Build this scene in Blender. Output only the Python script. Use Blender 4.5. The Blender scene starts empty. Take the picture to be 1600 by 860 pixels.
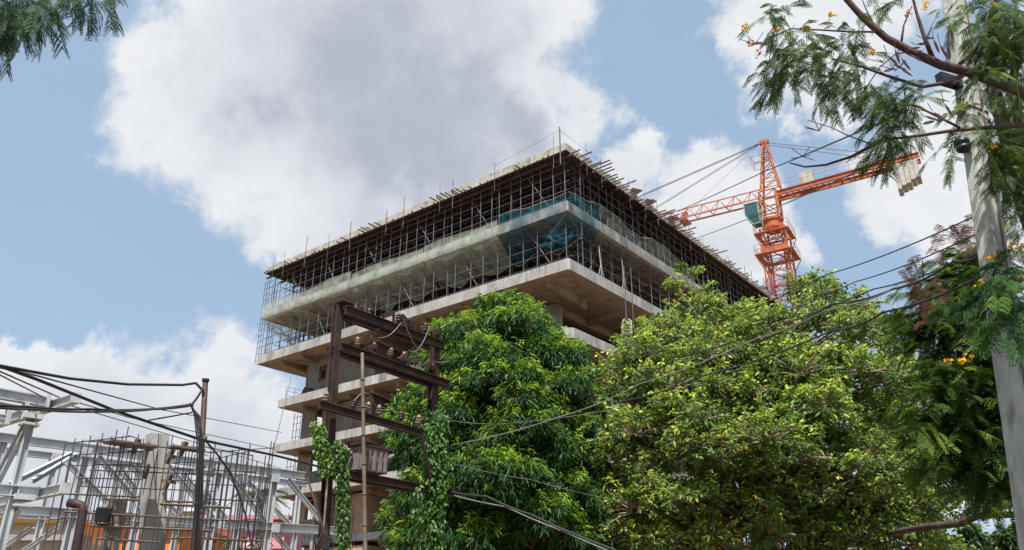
import bpy, math, random
import numpy as np
from mathutils import Vector, Matrix

R = math.radians
rng = random.Random(7)
nrng = np.random.default_rng(11)
SC = bpy.context.scene
COL = SC.collection

# ------------------------------------------------------------------ camera
F_PX, PITCH, EYE = 1249.0, R(23.2), Vector((0, 0, 1.6))
cam = bpy.data.cameras.new('camera')
cam.sensor_width = 36.0
cam.lens = 36.0 * F_PX / 1600.0
cam.clip_start, cam.clip_end = 0.05, 3000
cam_o = bpy.data.objects.new('camera', cam)
COL.objects.link(cam_o)
cam_o.location = EYE
cam_o.rotation_euler = (R(90) + PITCH, 0, 0)
SC.camera = cam_o

# ------------------------------------------------------------------ light
SUN = Vector((-0.07, -0.45, 0.89)).normalized()
sl = bpy.data.lights.new('sun', 'SUN')
sl.energy, sl.angle, sl.color = 4.6, R(0.53), (1.0, 0.955, 0.88)
so = bpy.data.objects.new('sun', sl)
COL.objects.link(so)
so.location = (0, 0, 60)
so.rotation_euler = SUN.to_track_quat('Z', 'Y').to_euler()

SC.view_settings.view_transform = 'Standard'
SC.view_settings.look = 'None'
SC.view_settings.exposure = 0.84
SC.view_settings.gamma = 1.0
SC.cycles.max_bounces = 6
SC.cycles.diffuse_bounces = 4
SC.cycles.transparent_max_bounces = 16


def ray(px, py):
    u, v = (px - 800) / F_PX, (430 - py) / F_PX
    c, s = math.cos(PITCH), math.sin(PITCH)
    return Vector((u, c - v * s, s + v * c))


def P(px, py, Y):
    """point on the ground-plan depth Y seen at photo pixel px, py"""
    d = ray(px, py)
    return EYE + d * (Y / d.y)


# ------------------------------------------------------------------ sky with clouds
W = bpy.data.worlds.new('World')
SC.world = W
W.use_nodes = True
nt = W.node_tree
nt.nodes.clear()
N = nt.nodes.new
LK = nt.links.new


def inp(sock, v):
    if hasattr(v, 'is_output'):
        LK(v, sock)
    else:
        sock.default_value = v


def math_n(op, a, b=None, c=None, clamp=False):
    n = N('ShaderNodeMath')
    n.operation = op
    n.use_clamp = clamp
    inp(n.inputs[0], a)
    if b is not None:
        inp(n.inputs[1], b)
    if c is not None:
        inp(n.inputs[2], c)
    return n.outputs[0]


def smooth(x, lo, hi):
    n = N('ShaderNodeMapRange')
    n.interpolation_type = 'SMOOTHSTEP'
    inp(n.inputs[0], x)
    n.inputs[1].default_value, n.inputs[2].default_value = lo, hi
    n.inputs[3].default_value, n.inputs[4].default_value = 0, 1
    return n.outputs[0]


def mixc(f, a, b):
    n = N('ShaderNodeMix')
    n.data_type = 'RGBA'
    inp(n.inputs[0], f)
    inp(n.inputs[6], a)
    inp(n.inputs[7], b)
    return n.outputs[2]


tc = N('ShaderNodeTexCoord').outputs['Generated']
nz = N('ShaderNodeVectorMath')
nz.operation = 'NORMALIZE'
LK(tc, nz.inputs[0])
DIRV = nz.outputs[0]


def noise(vec, scale, detail, rough, dist=0.0):
    n = N('ShaderNodeTexNoise')
    LK(vec, n.inputs['Vector'])
    n.inputs['Scale'].default_value = scale
    n.inputs['Detail'].default_value = detail
    n.inputs['Roughness'].default_value = rough
    n.inputs['Distortion'].default_value = dist
    return n


# the whole cloud bank is billowed by warping the view direction before the banks are measured
wn = noise(DIRV, 5.0, 7, 0.62)
wv = N('ShaderNodeVectorMath'); wv.operation = 'SUBTRACT'
LK(wn.outputs['Color'], wv.inputs[0]); wv.inputs[1].default_value = (0.5, 0.5, 0.5)
ws = N('ShaderNodeVectorMath'); ws.operation = 'SCALE'
LK(wv.outputs[0], ws.inputs[0]); ws.inputs['Scale'].default_value = 0.26
wa = N('ShaderNodeVectorMath'); wa.operation = 'ADD'
LK(DIRV, wa.inputs[0]); LK(ws.outputs[0], wa.inputs[1])
WARP = wa.outputs[0]


def field(blobs, vec):
    """soft union of round banks: photo pixel centre, photo pixel radius, weight"""
    acc = None
    for (x, y, r, wgt) in blobs:
        d = ray(x, y).normalized()
        dist = N('ShaderNodeVectorMath'); dist.operation = 'DISTANCE'
        LK(vec, dist.inputs[0]); dist.inputs[1].default_value = d
        b = math_n('MULTIPLY_ADD', dist.outputs['Value'], -wgt * F_PX / r * 1.05, wgt)
        acc = b if acc is None else math_n('SMOOTH_MAX', acc, b, 0.12)
    return acc


BANKS = [(560, 60, 330, 1), (420, 60, 210, 1), (720, 20, 190, 1), (330, 170, 150, 1), (430, 270, 150, 1),
         (520, 340, 120, 1), (700, 210, 240, 1), (860, 240, 130, 1), (560, 210, 200, 1), (470, 370, 70, 1), (1010, 290, 75, .9),
         (1140, 310, 95, 1), (1170, 390, 90, 1), (1000, 320, 70, .9), (1110, 410, 120, 1),
         (1180, 40, 105, 1), (1290, 60, 130, .95), (1240, 130, 60, .8), (1480, 260, 140, 1), (1440, 340, 75, .9), (1560, 330, 130, 1),
         (305, 618, 104, 1), (380, 690, 115, 1), (185, 690, 125, 1), (55, 655, 105, 1), (15, 575, 45, .85), (120, 610, 50, .8),
         (480, 760, 160, 1), (30, 760, 140, 1), (1560, 560, 120, .8), (1500, 680, 120, .9),
         (1085, 80, 16, .8), (-320, 300, 160, 1), (-330, 560, 200, 1), (1800, 150, 230, 1), (1950, 500, 240, 1),
         (300, -420, 260, 1), (1200, -500, 300, 1)]
bank = field(BANKS, WARP)
n1 = noise(DIRV, 16.0, 9, 0.62, 0.3).outputs['Fac']
n2 = noise(DIRV, 3.2, 4, 0.5).outputs['Fac']
dens = math_n('ADD', bank, math_n('MULTIPLY_ADD', n1, 0.75, -0.375))
cover = smooth(dens, -0.05, 0.33)
# self-shade of the thick part: grey underside in the middle of the big bank, white rims
GREY = [(660, 215, 260, 1), (560, 100, 260, .8), (820, 190, 120, .8), (700, 300, 150, 1), (350, 740, 150, .55), (120, 740, 170, .55), (1130, 420, 90, .3), (430, 200, 120, .6)]
thick = math_n('ADD', field(GREY, WARP), math_n('MULTIPLY_ADD', n1, 0.5, -0.25))
shade = smooth(thick, -0.10, 0.75)
rim = smooth(dens, 0.1, 0.6)
shade = math_n('MULTIPLY', shade, rim)
cl_col = mixc(shade, (5.7, 5.8, 5.95, 1), (3.05, 3.3, 3.85, 1))
billow = math_n('MULTIPLY', smooth(n1, 0.62, 0.32), 0.32)
cl_col = mixc(billow, cl_col, (3.5, 3.8, 4.35, 1))

sky = N('ShaderNodeTexSky')
sky.sky_type = 'NISHITA'
sky.sun_disc = False
sky.sun_elevation = math.asin(SUN.z)
sky.sun_rotation = math.atan2(SUN.x, SUN.y)
sky.air_density, sky.dust_density, sky.ozone_density = 1.0, 1.6, 1.0
veil = math_n('MULTIPLY_ADD', n2, 0.25, 0.55)
base = mixc(veil, sky.outputs[0], (2.95, 4.0, 5.25, 1))
full = mixc(math_n('MULTIPLY', cover, 0.97), base, cl_col)
bg = N('ShaderNodeBackground')
LK(full, bg.inputs['Color'])
bg.inputs['Strength'].default_value = 0.085
wo = N('ShaderNodeOutputWorld')
LK(bg.outputs[0], wo.inputs['Surface'])


# ------------------------------------------------------------------ materials
def mat(name, c1, c2=None, rough=0.7, metal=0.0, scale=4.0, stretch=(1, 1, 1), spec=0.3, lo=0.35, hi=0.65, c3=None, s3=0.6,
        streak=None, bump=0.0, bscale=30, detail=6, attr=False, transl=0.0, alpha=None, f3=(0.52, 0.68)):
    m = bpy.data.materials.new(name)
    m.use_nodes = True
    t = m.node_tree
    b = t.nodes['Principled BSDF']
    out = t.nodes['Material Output']
    b.inputs['Roughness'].default_value = rough
    b.inputs['Metallic'].default_value = metal
    b.inputs['Specular IOR Level'].default_value = spec
    geo = t.nodes.new('ShaderNodeNewGeometry')
    mp = t.nodes.new('ShaderNodeMapping')
    mp.inputs['Scale'].default_value = stretch
    t.links.new(geo.outputs['Position'], mp.inputs['Vector'])

    def nz_(scale, detail=6, rough=0.6):
        n = t.nodes.new('ShaderNodeTexNoise')
        t.links.new(mp.outputs[0], n.inputs['Vector'])
        n.inputs['Scale'].default_value = scale
        n.inputs['Detail'].default_value = detail
        n.inputs['Roughness'].default_value = rough
        return n.outputs['Fac']

    def mr(x, a, c):
        n = t.nodes.new('ShaderNodeMapRange')
        t.links.new(x, n.inputs[0])
        n.inputs[1].default_value, n.inputs[2].default_value = a, c
        return n.outputs[0]

    def mx(f, a, c):
        n = t.nodes.new('ShaderNodeMix')
        n.data_type = 'RGBA'
        t.links.new(f, n.inputs[0])
        for i, v in ((6, a), (7, c)):
            if hasattr(v, 'is_output'):
                t.links.new(v, n.inputs[i])
            else:
                n.inputs[i].default_value = (*v, 1)
        return n.outputs[2]
    if attr:
        a = t.nodes.new('ShaderNodeAttribute')
        a.attribute_name = 'tint'
        colr = a.outputs['Color']
    elif c2 is not None:
        colr = mx(mr(nz_(scale, detail), lo, hi), c1, c2)
        if c3 is not None:
            colr = mx(mr(nz_(s3, 5), f3[0], f3[1]), colr, c3)
        if streak is not None:
            mp2 = t.nodes.new('ShaderNodeMapping')
            mp2.inputs['Scale'].default_value = (2.2, 2.2, .22)
            t.links.new(geo.outputs['Position'], mp2.inputs['Vector'])
            n2 = t.nodes.new('ShaderNodeTexNoise')
            t.links.new(mp2.outputs[0], n2.inputs['Vector'])
            n2.inputs['Scale'].default_value = 1.6
            n2.inputs['Detail'].default_value = 8
            n2.inputs['Roughness'].default_value = .7
            colr = mx(mr(n2.outputs['Fac'], .50, .74), colr, streak)
    else:
        colr = None
        b.inputs['Base Color'].default_value = (*c1, 1)
    if colr is not None:
        t.links.new(colr, b.inputs['Base Color'])
    if bump:
        bn = t.nodes.new('ShaderNodeBump')
        bn.inputs['Strength'].default_value = bump
        bn.inputs['Distance'].default_value = 0.03
        t.links.new(nz_(bscale, 4), bn.inputs['Height'])
        t.links.new(bn.outputs[0], b.inputs['Normal'])
    sh = b.outputs[0]
    if transl:
        tr = t.nodes.new('ShaderNodeBsdfTranslucent')
        if colr is not None:
            t.links.new(colr, tr.inputs['Color'])
        else:
            tr.inputs['Color'].default_value = (*c1, 1)
        mxs = t.nodes.new('ShaderNodeMixShader')
        mxs.inputs[0].default_value = transl
        t.links.new(sh, mxs.inputs[1]); t.links.new(tr.outputs[0], mxs.inputs[2])
        sh = mxs.outputs[0]
    if alpha is not None:
        tp = t.nodes.new('ShaderNodeBsdfTransparent')
        mxs = t.nodes.new('ShaderNodeMixShader')
        a0, a1, asc = alpha
        n = t.nodes.new('ShaderNodeMapRange')
        t.links.new(nz_(asc, 5), n.inputs[0])
        n.inputs[1].default_value, n.inputs[2].default_value = 0.35, 0.65
        n.inputs[3].default_value, n.inputs[4].default_value = a0, a1
        t.links.new(n.outputs[0], mxs.inputs[0])
        t.links.new(tp.outputs[0], mxs.inputs[1]); t.links.new(sh, mxs.inputs[2])
        sh = mxs.outputs[0]
    t.links.new(sh, out.inputs['Surface'])
    return m


M = {}
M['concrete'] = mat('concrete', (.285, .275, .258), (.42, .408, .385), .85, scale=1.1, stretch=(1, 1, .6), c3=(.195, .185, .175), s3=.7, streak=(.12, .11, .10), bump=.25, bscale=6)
M['soffit'] = mat('formed_bounce_concrete', (.235, .175, .13), (.315, .245, .185), .85, scale=.5, c3=(.15, .11, .08), s3=1.3, bump=.15, bscale=3)  # formwork brown, with warm bounce light put into the colour
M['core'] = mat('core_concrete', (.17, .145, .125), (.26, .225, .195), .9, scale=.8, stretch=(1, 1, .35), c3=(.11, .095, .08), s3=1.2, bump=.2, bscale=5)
M['brick'] = mat('tan_blockwork', (.34, .23, .15), (.44, .31, .21), .9, scale=3, c3=(.30, .25, .19), s3=.8, bump=.3, bscale=8)
M['plank'] = mat('weathered_board', (.34, .315, .27), (.47, .44, .39), .8, scale=2.5, c3=(.22, .19, .155), s3=1.5, streak=(.18, .15, .12))
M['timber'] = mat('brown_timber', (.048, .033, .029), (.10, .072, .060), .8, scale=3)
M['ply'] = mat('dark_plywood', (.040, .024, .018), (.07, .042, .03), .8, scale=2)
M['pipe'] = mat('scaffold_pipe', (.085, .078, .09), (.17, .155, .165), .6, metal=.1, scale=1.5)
M['shadepipe'] = mat('shaded_inner_pipe', (.03, .024, .026), (.06, .045, .042), .8, scale=1.5)  # darker pipe copy: shade among the inner props put into the colour
M['rod'] = mat('thin_steel_rod', (.05, .05, .06), (.11, .095, .09), .6, metal=.3, scale=3)
M['net'] = mat('pale_net', (.66, .74, .62), (.52, .62, .52), .9, scale=1.2, transl=.45, alpha=(.26, .58, 1.6))
M['endnet'] = mat('pale_end_net', (.66, .68, .56), (.50, .56, .46), .9, scale=1.2, transl=.4, alpha=(.28, .62, 1.6))
M['thinnet'] = mat('thin_grey_net', (.42, .44, .38), (.32, .35, .31), .9, scale=1.2, transl=.4, alpha=(.10, .34, 1.4))
M['teal'] = mat('teal_net', (.015, .12, .165), (.025, .20, .26), .9, scale=1.5, transl=.4, alpha=(.13, .60, .9))
M['hank'] = mat('crumpled_teal_net', (.03, .22, .32), (.02, .14, .22), .9, scale=4)
M['rope'] = mat('net_rope', (.50, .45, .34), (.36, .32, .24), .9, scale=3)
M['orange'] = mat('orange_crane_paint', (.47, .125, .042), (.34, .085, .035), .6, scale=.9, spec=.3, c3=(.22, .075, .04), s3=1.7, f3=(.54, .66))
M['red'] = mat('faded_red_crane_paint', (.48, .15, .10), (.38, .11, .07), .6, scale=1, c3=(.25, .09, .06), s3=1.9)
M['weight'] = mat('pale_counterweight', (.46, .44, .40), (.36, .34, .30), .9, scale=1.2, streak=(.16, .145, .125))
M['white'] = mat('white_paint', (.72, .72, .70), (.60, .60, .58), .5, scale=2)
M['cabpaint'] = mat('cab_frame_paint', (.34, .38, .37), (.26, .29, .28), .6, scale=2)
M['cabglass'] = mat('tinted_cab_glass', (.03, .085, .09), None, .06, spec=.8)
M['cable'] = mat('black_cable', (.018, .018, .02), (.03, .028, .028), .5, scale=4)
M['palecable'] = mat('grey_cable', (.11, .11, .10), (.19, .185, .165), .6, scale=4)
M['steel'] = mat('grey_primed_steel', (.40, .42, .44), (.50, .52, .535), .6, scale=1.6, c3=(.25, .20, .165), s3=3.0, f3=(.58, .74), streak=(.30, .29, .28))
M['rust'] = mat('rusty_steel', (.030, .019, .019), (.060, .033, .028), .75, scale=5, c3=(.085, .045, .032), s3=3)
M['brownpole'] = mat('brown_painted_pole', (.030, .016, .016), (.055, .028, .026), .6, scale=4)
M['ceramic'] = mat('brown_glazed_ceramic', (.05, .026, .021), (.09, .045, .032), .4, scale=8, spec=.4)
M['buff'] = mat('buff_ceramic', (.28, .18, .13), (.16, .10, .075), .5, scale=12, spec=.3)
M['bamboo'] = mat('bamboo', (.17, .13, .095), (.10, .078, .058), .7, scale=5)
M['boxgrey'] = mat('dusty_grey_box', (.15, .125, .115), (.23, .19, .175), .7, scale=6)
M['black'] = mat('black_plastic', (.015, .015, .018), (.03, .03, .034), .4, scale=5)
M['polecon'] = mat('pale_pole_concrete', (.36, .37, .33), (.47, .48, .43), .9, scale=5, stretch=(1, 1, .5), c3=(.22, .215, .19), s3=6, streak=(.20, .19, .165), bump=.3, bscale=20)
M['bark'] = mat('bark', (.045, .032, .028), (.095, .068, .055), .9, scale=9, stretch=(1, 1, .35), bump=.6, bscale=25)
M['redbark'] = mat('reddish_bark', (.065, .037, .036), (.12, .072, .064), .85, scale=9, stretch=(1, 1, .4), bump=.5, bscale=30)
M['greybark'] = mat('grey_twig', (.16, .12, .09), (.24, .19, .15), .9, scale=9)
M['leaf'] = mat('leaf', (.05, .1, .02), attr=True, rough=.45, spec=.42, transl=.38)
M['frond'] = mat('frond', (.05, .1, .02), attr=True, rough=.6, spec=.2, transl=.38)
M['petal'] = mat('yellow_petals', (.78, .50, .02), (.70, .36, .02), .6, scale=20, transl=.3)
M['petalred'] = mat('rust_petals', (.62, .26, .05), (.50, .16, .04), .6, scale=20, transl=.3)
M['pod'] = mat('dark_seed_pods', (.055, .025, .035), (.09, .04, .045), .5, scale=20)
M['earth'] = mat('red_earth', (.15, .105, .07), (.21, .15, .10), .95, scale=.3, c3=(.09, .11, .045), s3=.08)
M['asphalt'] = mat('asphalt', (.045, .045, .047), (.065, .063, .06), .9, scale=2)
M['orangewall'] = mat('orange_wall', (.66, .23, .06), (.54, .18, .05), .85, scale=.7, streak=(.34, .16, .08))
M['pinkwall'] = mat('pink_wall', (.55, .255, .31), (.46, .21, .26), .85, scale=.7, c3=(.36, .18, .21), s3=.9, streak=(.28, .17, .18))
M['tanwall'] = mat('tan_wall', (.50, .42, .32), (.42, .35, .27), .85, scale=.7)
M['yellowwall'] = mat('yellow_trim', (.66, .46, .14), (.58, .40, .12), .85, scale=.7)
M['roofgrey'] = mat('grey_sheet_roof', (.24, .24, .25), (.32, .31, .30), .7, scale=1)
M['glass'] = mat('dark_window_glass', (.03, .035, .04), None, .1, spec=.7)


# ------------------------------------------------------------------ mesh helpers
class MB:
    def __init__(self):
        self.v, self.f = [], []

    def add(self, vs, fs):
        o = len(self.v)
        self.v += [tuple(p) for p in vs]
        self.f += [tuple(i + o for i in q) for q in fs]
        return self

    def bar(self, p, q, w, h, up=Vector((0, 0, 1))):
        p, q = Vector(p), Vector(q)
        d = (q - p).normalized()
        s = d.cross(up)
        if s.length < 1e-3:
            s = d.cross(Vector((1, 0, 0)))
        s.normalize()
        t = s.cross(d)
        s, t = s * w / 2, t * h / 2
        vs = [e + a * s + b * t for e in (p, q) for a, b in ((-1, -1), (1, -1), (1, 1), (-1, 1))]
        return self.add(vs, [(0, 1, 2, 3), (7, 6, 5, 4), (0, 4, 5, 1), (1, 5, 6, 2), (2, 6, 7, 3), (3, 7, 4, 0)])

    def ibeam(self, p, q, w, h, t=None, up=Vector((0, 0, 1))):
        """rolled H section: two flanges and a web, butted"""
        p, q = Vector(p), Vector(q)
        t = t or max(.012, w * .09)
        d = (q - p).normalized()
        s = d.cross(up)
        if s.length < 1e-3:
            s = d.cross(Vector((1, 0, 0)))
        s.normalize()
        u = s.cross(d)
        for sg in (-1, 1):
            o = u * sg * (h / 2 - t / 2)
            self.bar(p + o, q + o, w, t, u)
        self.bar(p, q, t, h - 2 * t - .002, u)
        return self

    def tube(self, pts, r, n=6, caps=True):
        pts = [Vector(p) for p in pts]
        rs = r if isinstance(r, (list, tuple)) else [r] * len(pts)
        rings, prev = [], None
        for i, p in enumerate(pts):
            d = (pts[min(i + 1, len(pts) - 1)] - pts[max(i - 1, 0)])
            if d.length < 1e-9:
                d = Vector((0, 0, 1))
            d.normalize()
            ref = prev if prev is not None else (Vector((0, 0, 1)) if abs(d.z) < .9 else Vector((1, 0, 0)))
            s = ref - d * ref.dot(d)
            if s.length < 1e-4:
                s = d.orthogonal()
            s.normalize()
            prev = s
            t = d.cross(s)
            rings.append([p + (s * math.cos(6.28318 * k / n) + t * math.sin(6.28318 * k / n)) * rs[i] for k in range(n)])
        vs = [v for rg in rings for v in rg]
        fs = []
        for i in range(len(pts) - 1):
            for k in range(n):
                a, b = i * n + k, i * n + (k + 1) % n
                fs.append((a, b, b + n, a + n))
        if caps:
            fs.append(tuple(range(n - 1, -1, -1)))
            fs.append(tuple((len(pts) - 1) * n + k for k in range(n)))
        return self.add(vs, fs)

    def lathe(self, base, prof, n=10, axis=Vector((0, 0, 1))):
        pts = [Vector(base) + axis * z for r, z in prof]
        axis = axis.normalized()
        s = axis.orthogonal().normalized()
        t = axis.cross(s)
        vs = [p + (s * math.cos(6.28318 * k / n) + t * math.sin(6.28318 * k / n)) * r for p, (r, z) in zip(pts, prof) for k in range(n)]
        fs = [(i * n + k, i * n + (k + 1) % n, (i + 1) * n + (k + 1) % n, (i + 1) * n + k) for i in range(len(prof) - 1) for k in range(n)]
        fs.append(tuple(range(n - 1, -1, -1)))
        fs.append(tuple((len(prof) - 1) * n + k for k in range(n)))
        return self.add(vs, fs)

    def hexa(self, c8):
        """c8: bottom four then top four corners"""
        return self.add(c8, [(3, 2, 1, 0), (4, 5, 6, 7), (0, 1, 5, 4), (1, 2, 6, 5), (2, 3, 7, 6), (3, 0, 4, 7)])

    def build(self, name, m, parent=None, smooth=False, base=None):
        me = bpy.data.meshes.new(name)
        off = Vector(parent.matrix_basis.translation) if parent is not None and parent.parent is None else Vector(base or (0, 0, 0))
        if parent is not None and parent.parent is not None:
            off = Vector((0, 0, 0))
            p = parent
            while p is not None:
                off += Vector(p.location)
                p = p.parent
        vs = [(x - off.x, y - off.y, z - off.z) for x, y, z in self.v]
        me.from_pydata(vs, [], self.f)
        me.materials.append(M[m])
        if smooth:
            me.polygons.foreach_set('use_smooth', [True] * len(me.polygons))
        o = bpy.data.objects.new(name, me)
        COL.objects.link(o)
        if parent is not None:
            o.parent = parent
        elif base is not None:
            o.location = base
        return o


def tag(o, label, cat, group=None):
    o['label'], o['category'] = label, cat
    if group:
        o['group'] = group
    return o


def thing(name, label, cat, loc, group=None):
    o = bpy.data.objects.new(name, None)
    o.empty_display_size = .3
    COL.objects.link(o)
    o.location = loc
    return tag(o, label, cat, group)


def dup(o, loc, parent):
    c = o.copy()
    COL.objects.link(c)
    c.parent = parent
    c.location = loc
    return c


def catenary(p, q, sag, n=14):
    p, q = Vector(p), Vector(q)
    return [p.lerp(q, i / n) - Vector((0, 0, sag * 4 * (i / n) * (1 - i / n))) for i in range(n + 1)]


# ------------------------------------------------------------------ ground and road
g = MB().add([(-900, -900, 0), (900, -900, 0), (900, 1500, 0), (-900, 1500, 0)], [(0, 1, 2, 3)]).build('ground', 'earth')
g['kind'] = 'structure'
AX = Vector((-.779, .627, 0))      # along the facade on the left
BX = Vector((.627, .779, 0))       # along the facade on the right
rc = Vector((1.2, -2.5, .006))
rd = MB().add([rc - BX * 150 + AX * 3.4, rc - BX * 150 - AX * 3.4, rc + BX * 150 - AX * 3.4, rc + BX * 150 + AX * 3.4], [(0, 1, 2, 3)]).build('road', 'asphalt')
rd['kind'] = 'structure'

# ------------------------------------------------------------------ the concrete building
C0 = Vector((3.5, 45, 0))
LA, LB = 32.3, 37.0


def B(a, b, z):
    return C0 + AX * a + BX * b + Vector((0, 0, z))


def bbox(mb, a0, a1, b0, b1, z0, z1):
    return mb.hexa([B(a0, b0, z0), B(a1, b0, z0), B(a1, b1, z0), B(a0, b1, z0), B(a0, b0, z1), B(a1, b0, z1), B(a1, b1, z1), B(a0, b1, z1)])


bld = thing('concrete_building', 'unfinished grey concrete building of wide cantilevered floor slabs behind the trees', 'building', B(16, 18, 0))
# name: top height, far end along the left facade, inset of both facades, edge depth
SLABS = [(26.10, LA, 0.0, .74), (22.05, LA, 0.0, .74), (17.85, 29.2, .45, .66), (14.20, 29.0, .45, .62), (10.70, 28.6, .45, .60), (7.1, 28.35, 2.12, .5), (3.5, 28.35, 2.12, .5)]
CH = .55
for (zt, al, ins, dp) in SLABS:
    mb = MB()
    # plate with a small chamfer at the street corner, edge ring as an upstand
    zb = zt - dp
    out = [(ins + CH * (ins > 0), ins), (al, ins), (al, LB), (ins, LB), (ins, ins + CH * (ins > 0))]
    if ins == 0:
        out = [(0.12, 0), (al, 0), (al, LB), (0, LB), (0, 0.12)]
    t = .3
    inn = [(ins + CH * (ins > 0) + t, ins + t), (al - t, ins + t), (al - t, LB - t), (ins + t, LB - t), (ins + t, ins + CH * (ins > 0) + t)]
    n = len(out)
    vs = [B(a, b, zb) for a, b in out] + [B(a, b, zt) for a, b in out] + [B(a, b, zt) for a, b in inn] + [B(a, b, zb + .25) for a, b in inn]
    fs = []
    for i in range(n):
        j = (i + 1) % n
        for k in range(3):
            fs.append((k * n + i, k * n + j, (k + 1) * n + j, (k + 1) * n + i))
    fs.append(tuple(3 * n + i for i in range(n)))
    mb.add(vs, fs)
    so_ = mb.build('floor_slab', 'concrete', bld)
    MB().add([B(a, b, zb + .256) for a, b in ((ins + .35, ins + .35), (al - .35, ins + .35), (al - .35, LB - .35), (ins + .35, LB - .35))], [(0, 1, 2, 3)]).build('shade_sheet', 'ply', so_)  # added dark sheet: shade between the slabs put into the floor colour
    # the formed underside with its ribs
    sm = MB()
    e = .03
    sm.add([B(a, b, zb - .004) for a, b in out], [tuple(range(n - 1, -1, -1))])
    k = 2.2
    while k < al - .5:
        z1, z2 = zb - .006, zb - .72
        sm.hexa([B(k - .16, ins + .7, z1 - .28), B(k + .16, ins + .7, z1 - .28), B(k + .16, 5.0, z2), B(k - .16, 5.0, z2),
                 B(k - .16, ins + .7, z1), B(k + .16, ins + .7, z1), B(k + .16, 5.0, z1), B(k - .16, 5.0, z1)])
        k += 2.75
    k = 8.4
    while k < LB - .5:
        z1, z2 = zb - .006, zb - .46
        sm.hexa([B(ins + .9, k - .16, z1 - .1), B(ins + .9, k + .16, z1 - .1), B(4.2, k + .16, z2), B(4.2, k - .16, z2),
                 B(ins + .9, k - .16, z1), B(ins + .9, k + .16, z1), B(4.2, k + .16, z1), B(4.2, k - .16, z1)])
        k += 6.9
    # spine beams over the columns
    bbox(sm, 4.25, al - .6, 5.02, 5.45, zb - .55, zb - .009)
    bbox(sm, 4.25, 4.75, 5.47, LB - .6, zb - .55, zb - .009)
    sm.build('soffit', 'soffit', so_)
zs = [0] + [s[0] for s in SLABS[::-1]]
colm = {}
for i in range(len(zs) - 1):
    h0, h1 = zs[i], zs[i + 1] - .8
    for (ca, cb) in ((4.5, 4.6), (11.5, 5.2), (18.5, 5.2), (25.5, 5.2), (4.5, 13), (4.5, 21), (4.5, 29), (4.5, 35)):
        mb = MB()
        bbox(mb, ca - .45, ca + .45, cb - .45 - .07, cb + .45 - .07, h0 + .01, h1)
        mb.build('column', 'concrete', bld)
    # inner walls added to block light and keep the floors dark
    top = h1 if i < len(zs) - 2 else zs[i + 1] - .8
    mb = MB()
    bbox(mb, 7.5, 26.0, 9.5, 9.8, h0 + .01, top)
    bbox(mb, 8.0, 8.3, 9.83, 32, h0 + .01, top)
    mb.build('blocker_wall', 'core', bld)
    if i < 6:
        # end wall block near the far left corner with one window opening
        mb = MB()
        w0, w1 = h0 + 1.35, h0 + 2.75
        bf = 2.2
        bbox(mb, 20.0, 25.6, bf, bf + .25, h0 + .01, h1)
        bbox(mb, 26.55, 28.2, bf, bf + .25, h0 + .01, h1)
        bbox(mb, 25.603, 26.547, bf, bf + .25, h0 + .01, w0)
        bbox(mb, 25.603, 26.547, bf, bf + .25, w1, h1)
        bbox(mb, 27.95, 28.2, bf + .253, 3.1, h0 + .01, h1)
        bbox(mb, 19.75, 19.997, bf, 9.0, h0 + .01, h1)
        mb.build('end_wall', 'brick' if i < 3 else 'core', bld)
# ground floor stub walls, seen through the steel frame
mb = MB()
for a in (21.5, 23.2, 24.9):
    bbox(mb, a, a + .35, 1.9, 2.1, 3.52, 9.95)
mb.build('pilaster', 'concrete', bld)

# vertical starter bars on the lower walls (thin rebar left standing on the facade)
mb = MB()
for k in range(17):
    a = 20.6 + k * .47
    mb.tube([B(a, 1.85, 0.1), B(a + rng.uniform(-.1, .1), 1.85, 9.6 + rng.uniform(-.6, .2))], .022, 5)
for z in (2, 4.6, 6.2, 8.2):
    mb.tube([B(20.2, 1.82, z), B(28.6, 1.82, z)], .022, 5)
tag(mb.build('rebar_lattice', 'rod', None, base=B(24, 1.85, 0)), 'rusty rebar grid in front of the tan lower wall behind the frame', 'rebar')

# ------------------------------------------------------------------ top formwork deck
deck = thing('formwork_deck', 'timber formwork deck with sticks poking out along the top edge of the building', 'formwork', B(16, 18, 26.1))
ZD = 29.68
mb = MB()
bbox(mb, -.15, LA + .25, -.15, LB, ZD, ZD + .06)
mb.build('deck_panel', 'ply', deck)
mb = MB()
o = [(-.1, -.1), (LA + .1, -.1), (LA + .1, LB), (-.1, LB)]
bbox(mb, -.1, LA + .1, -.1, .15, ZD + .063, ZD + .62)
bbox(mb, -.1, .15, .153, LB, ZD + .063, ZD + .62)
bbox(mb, LA - .15, LA + .1, .153, LB, ZD + .063, ZD + .62)
bbox(mb, .16, LA - .16, .16, LB, ZD + .063, ZD + .40)
mb.build('slab_edge', 'plank', deck)
mb = MB()
for b in (.25, 1.6, 3.0, 4.4, 6, 8, 10, 12):
    bbox(mb, -.4, LA + .6, b, b + .12, ZD - .26, ZD - .115)
for a in (.25, 1.6, 3.0, 4.4, 6, 8, 10):
    bbox(mb, a, a + .12, 13, LB, ZD - .26, ZD - .115)
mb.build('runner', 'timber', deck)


def joist(p, q, w, h):
    return MB().bar(p, q, w, h).build('joist', 'timber', deck)


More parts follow.
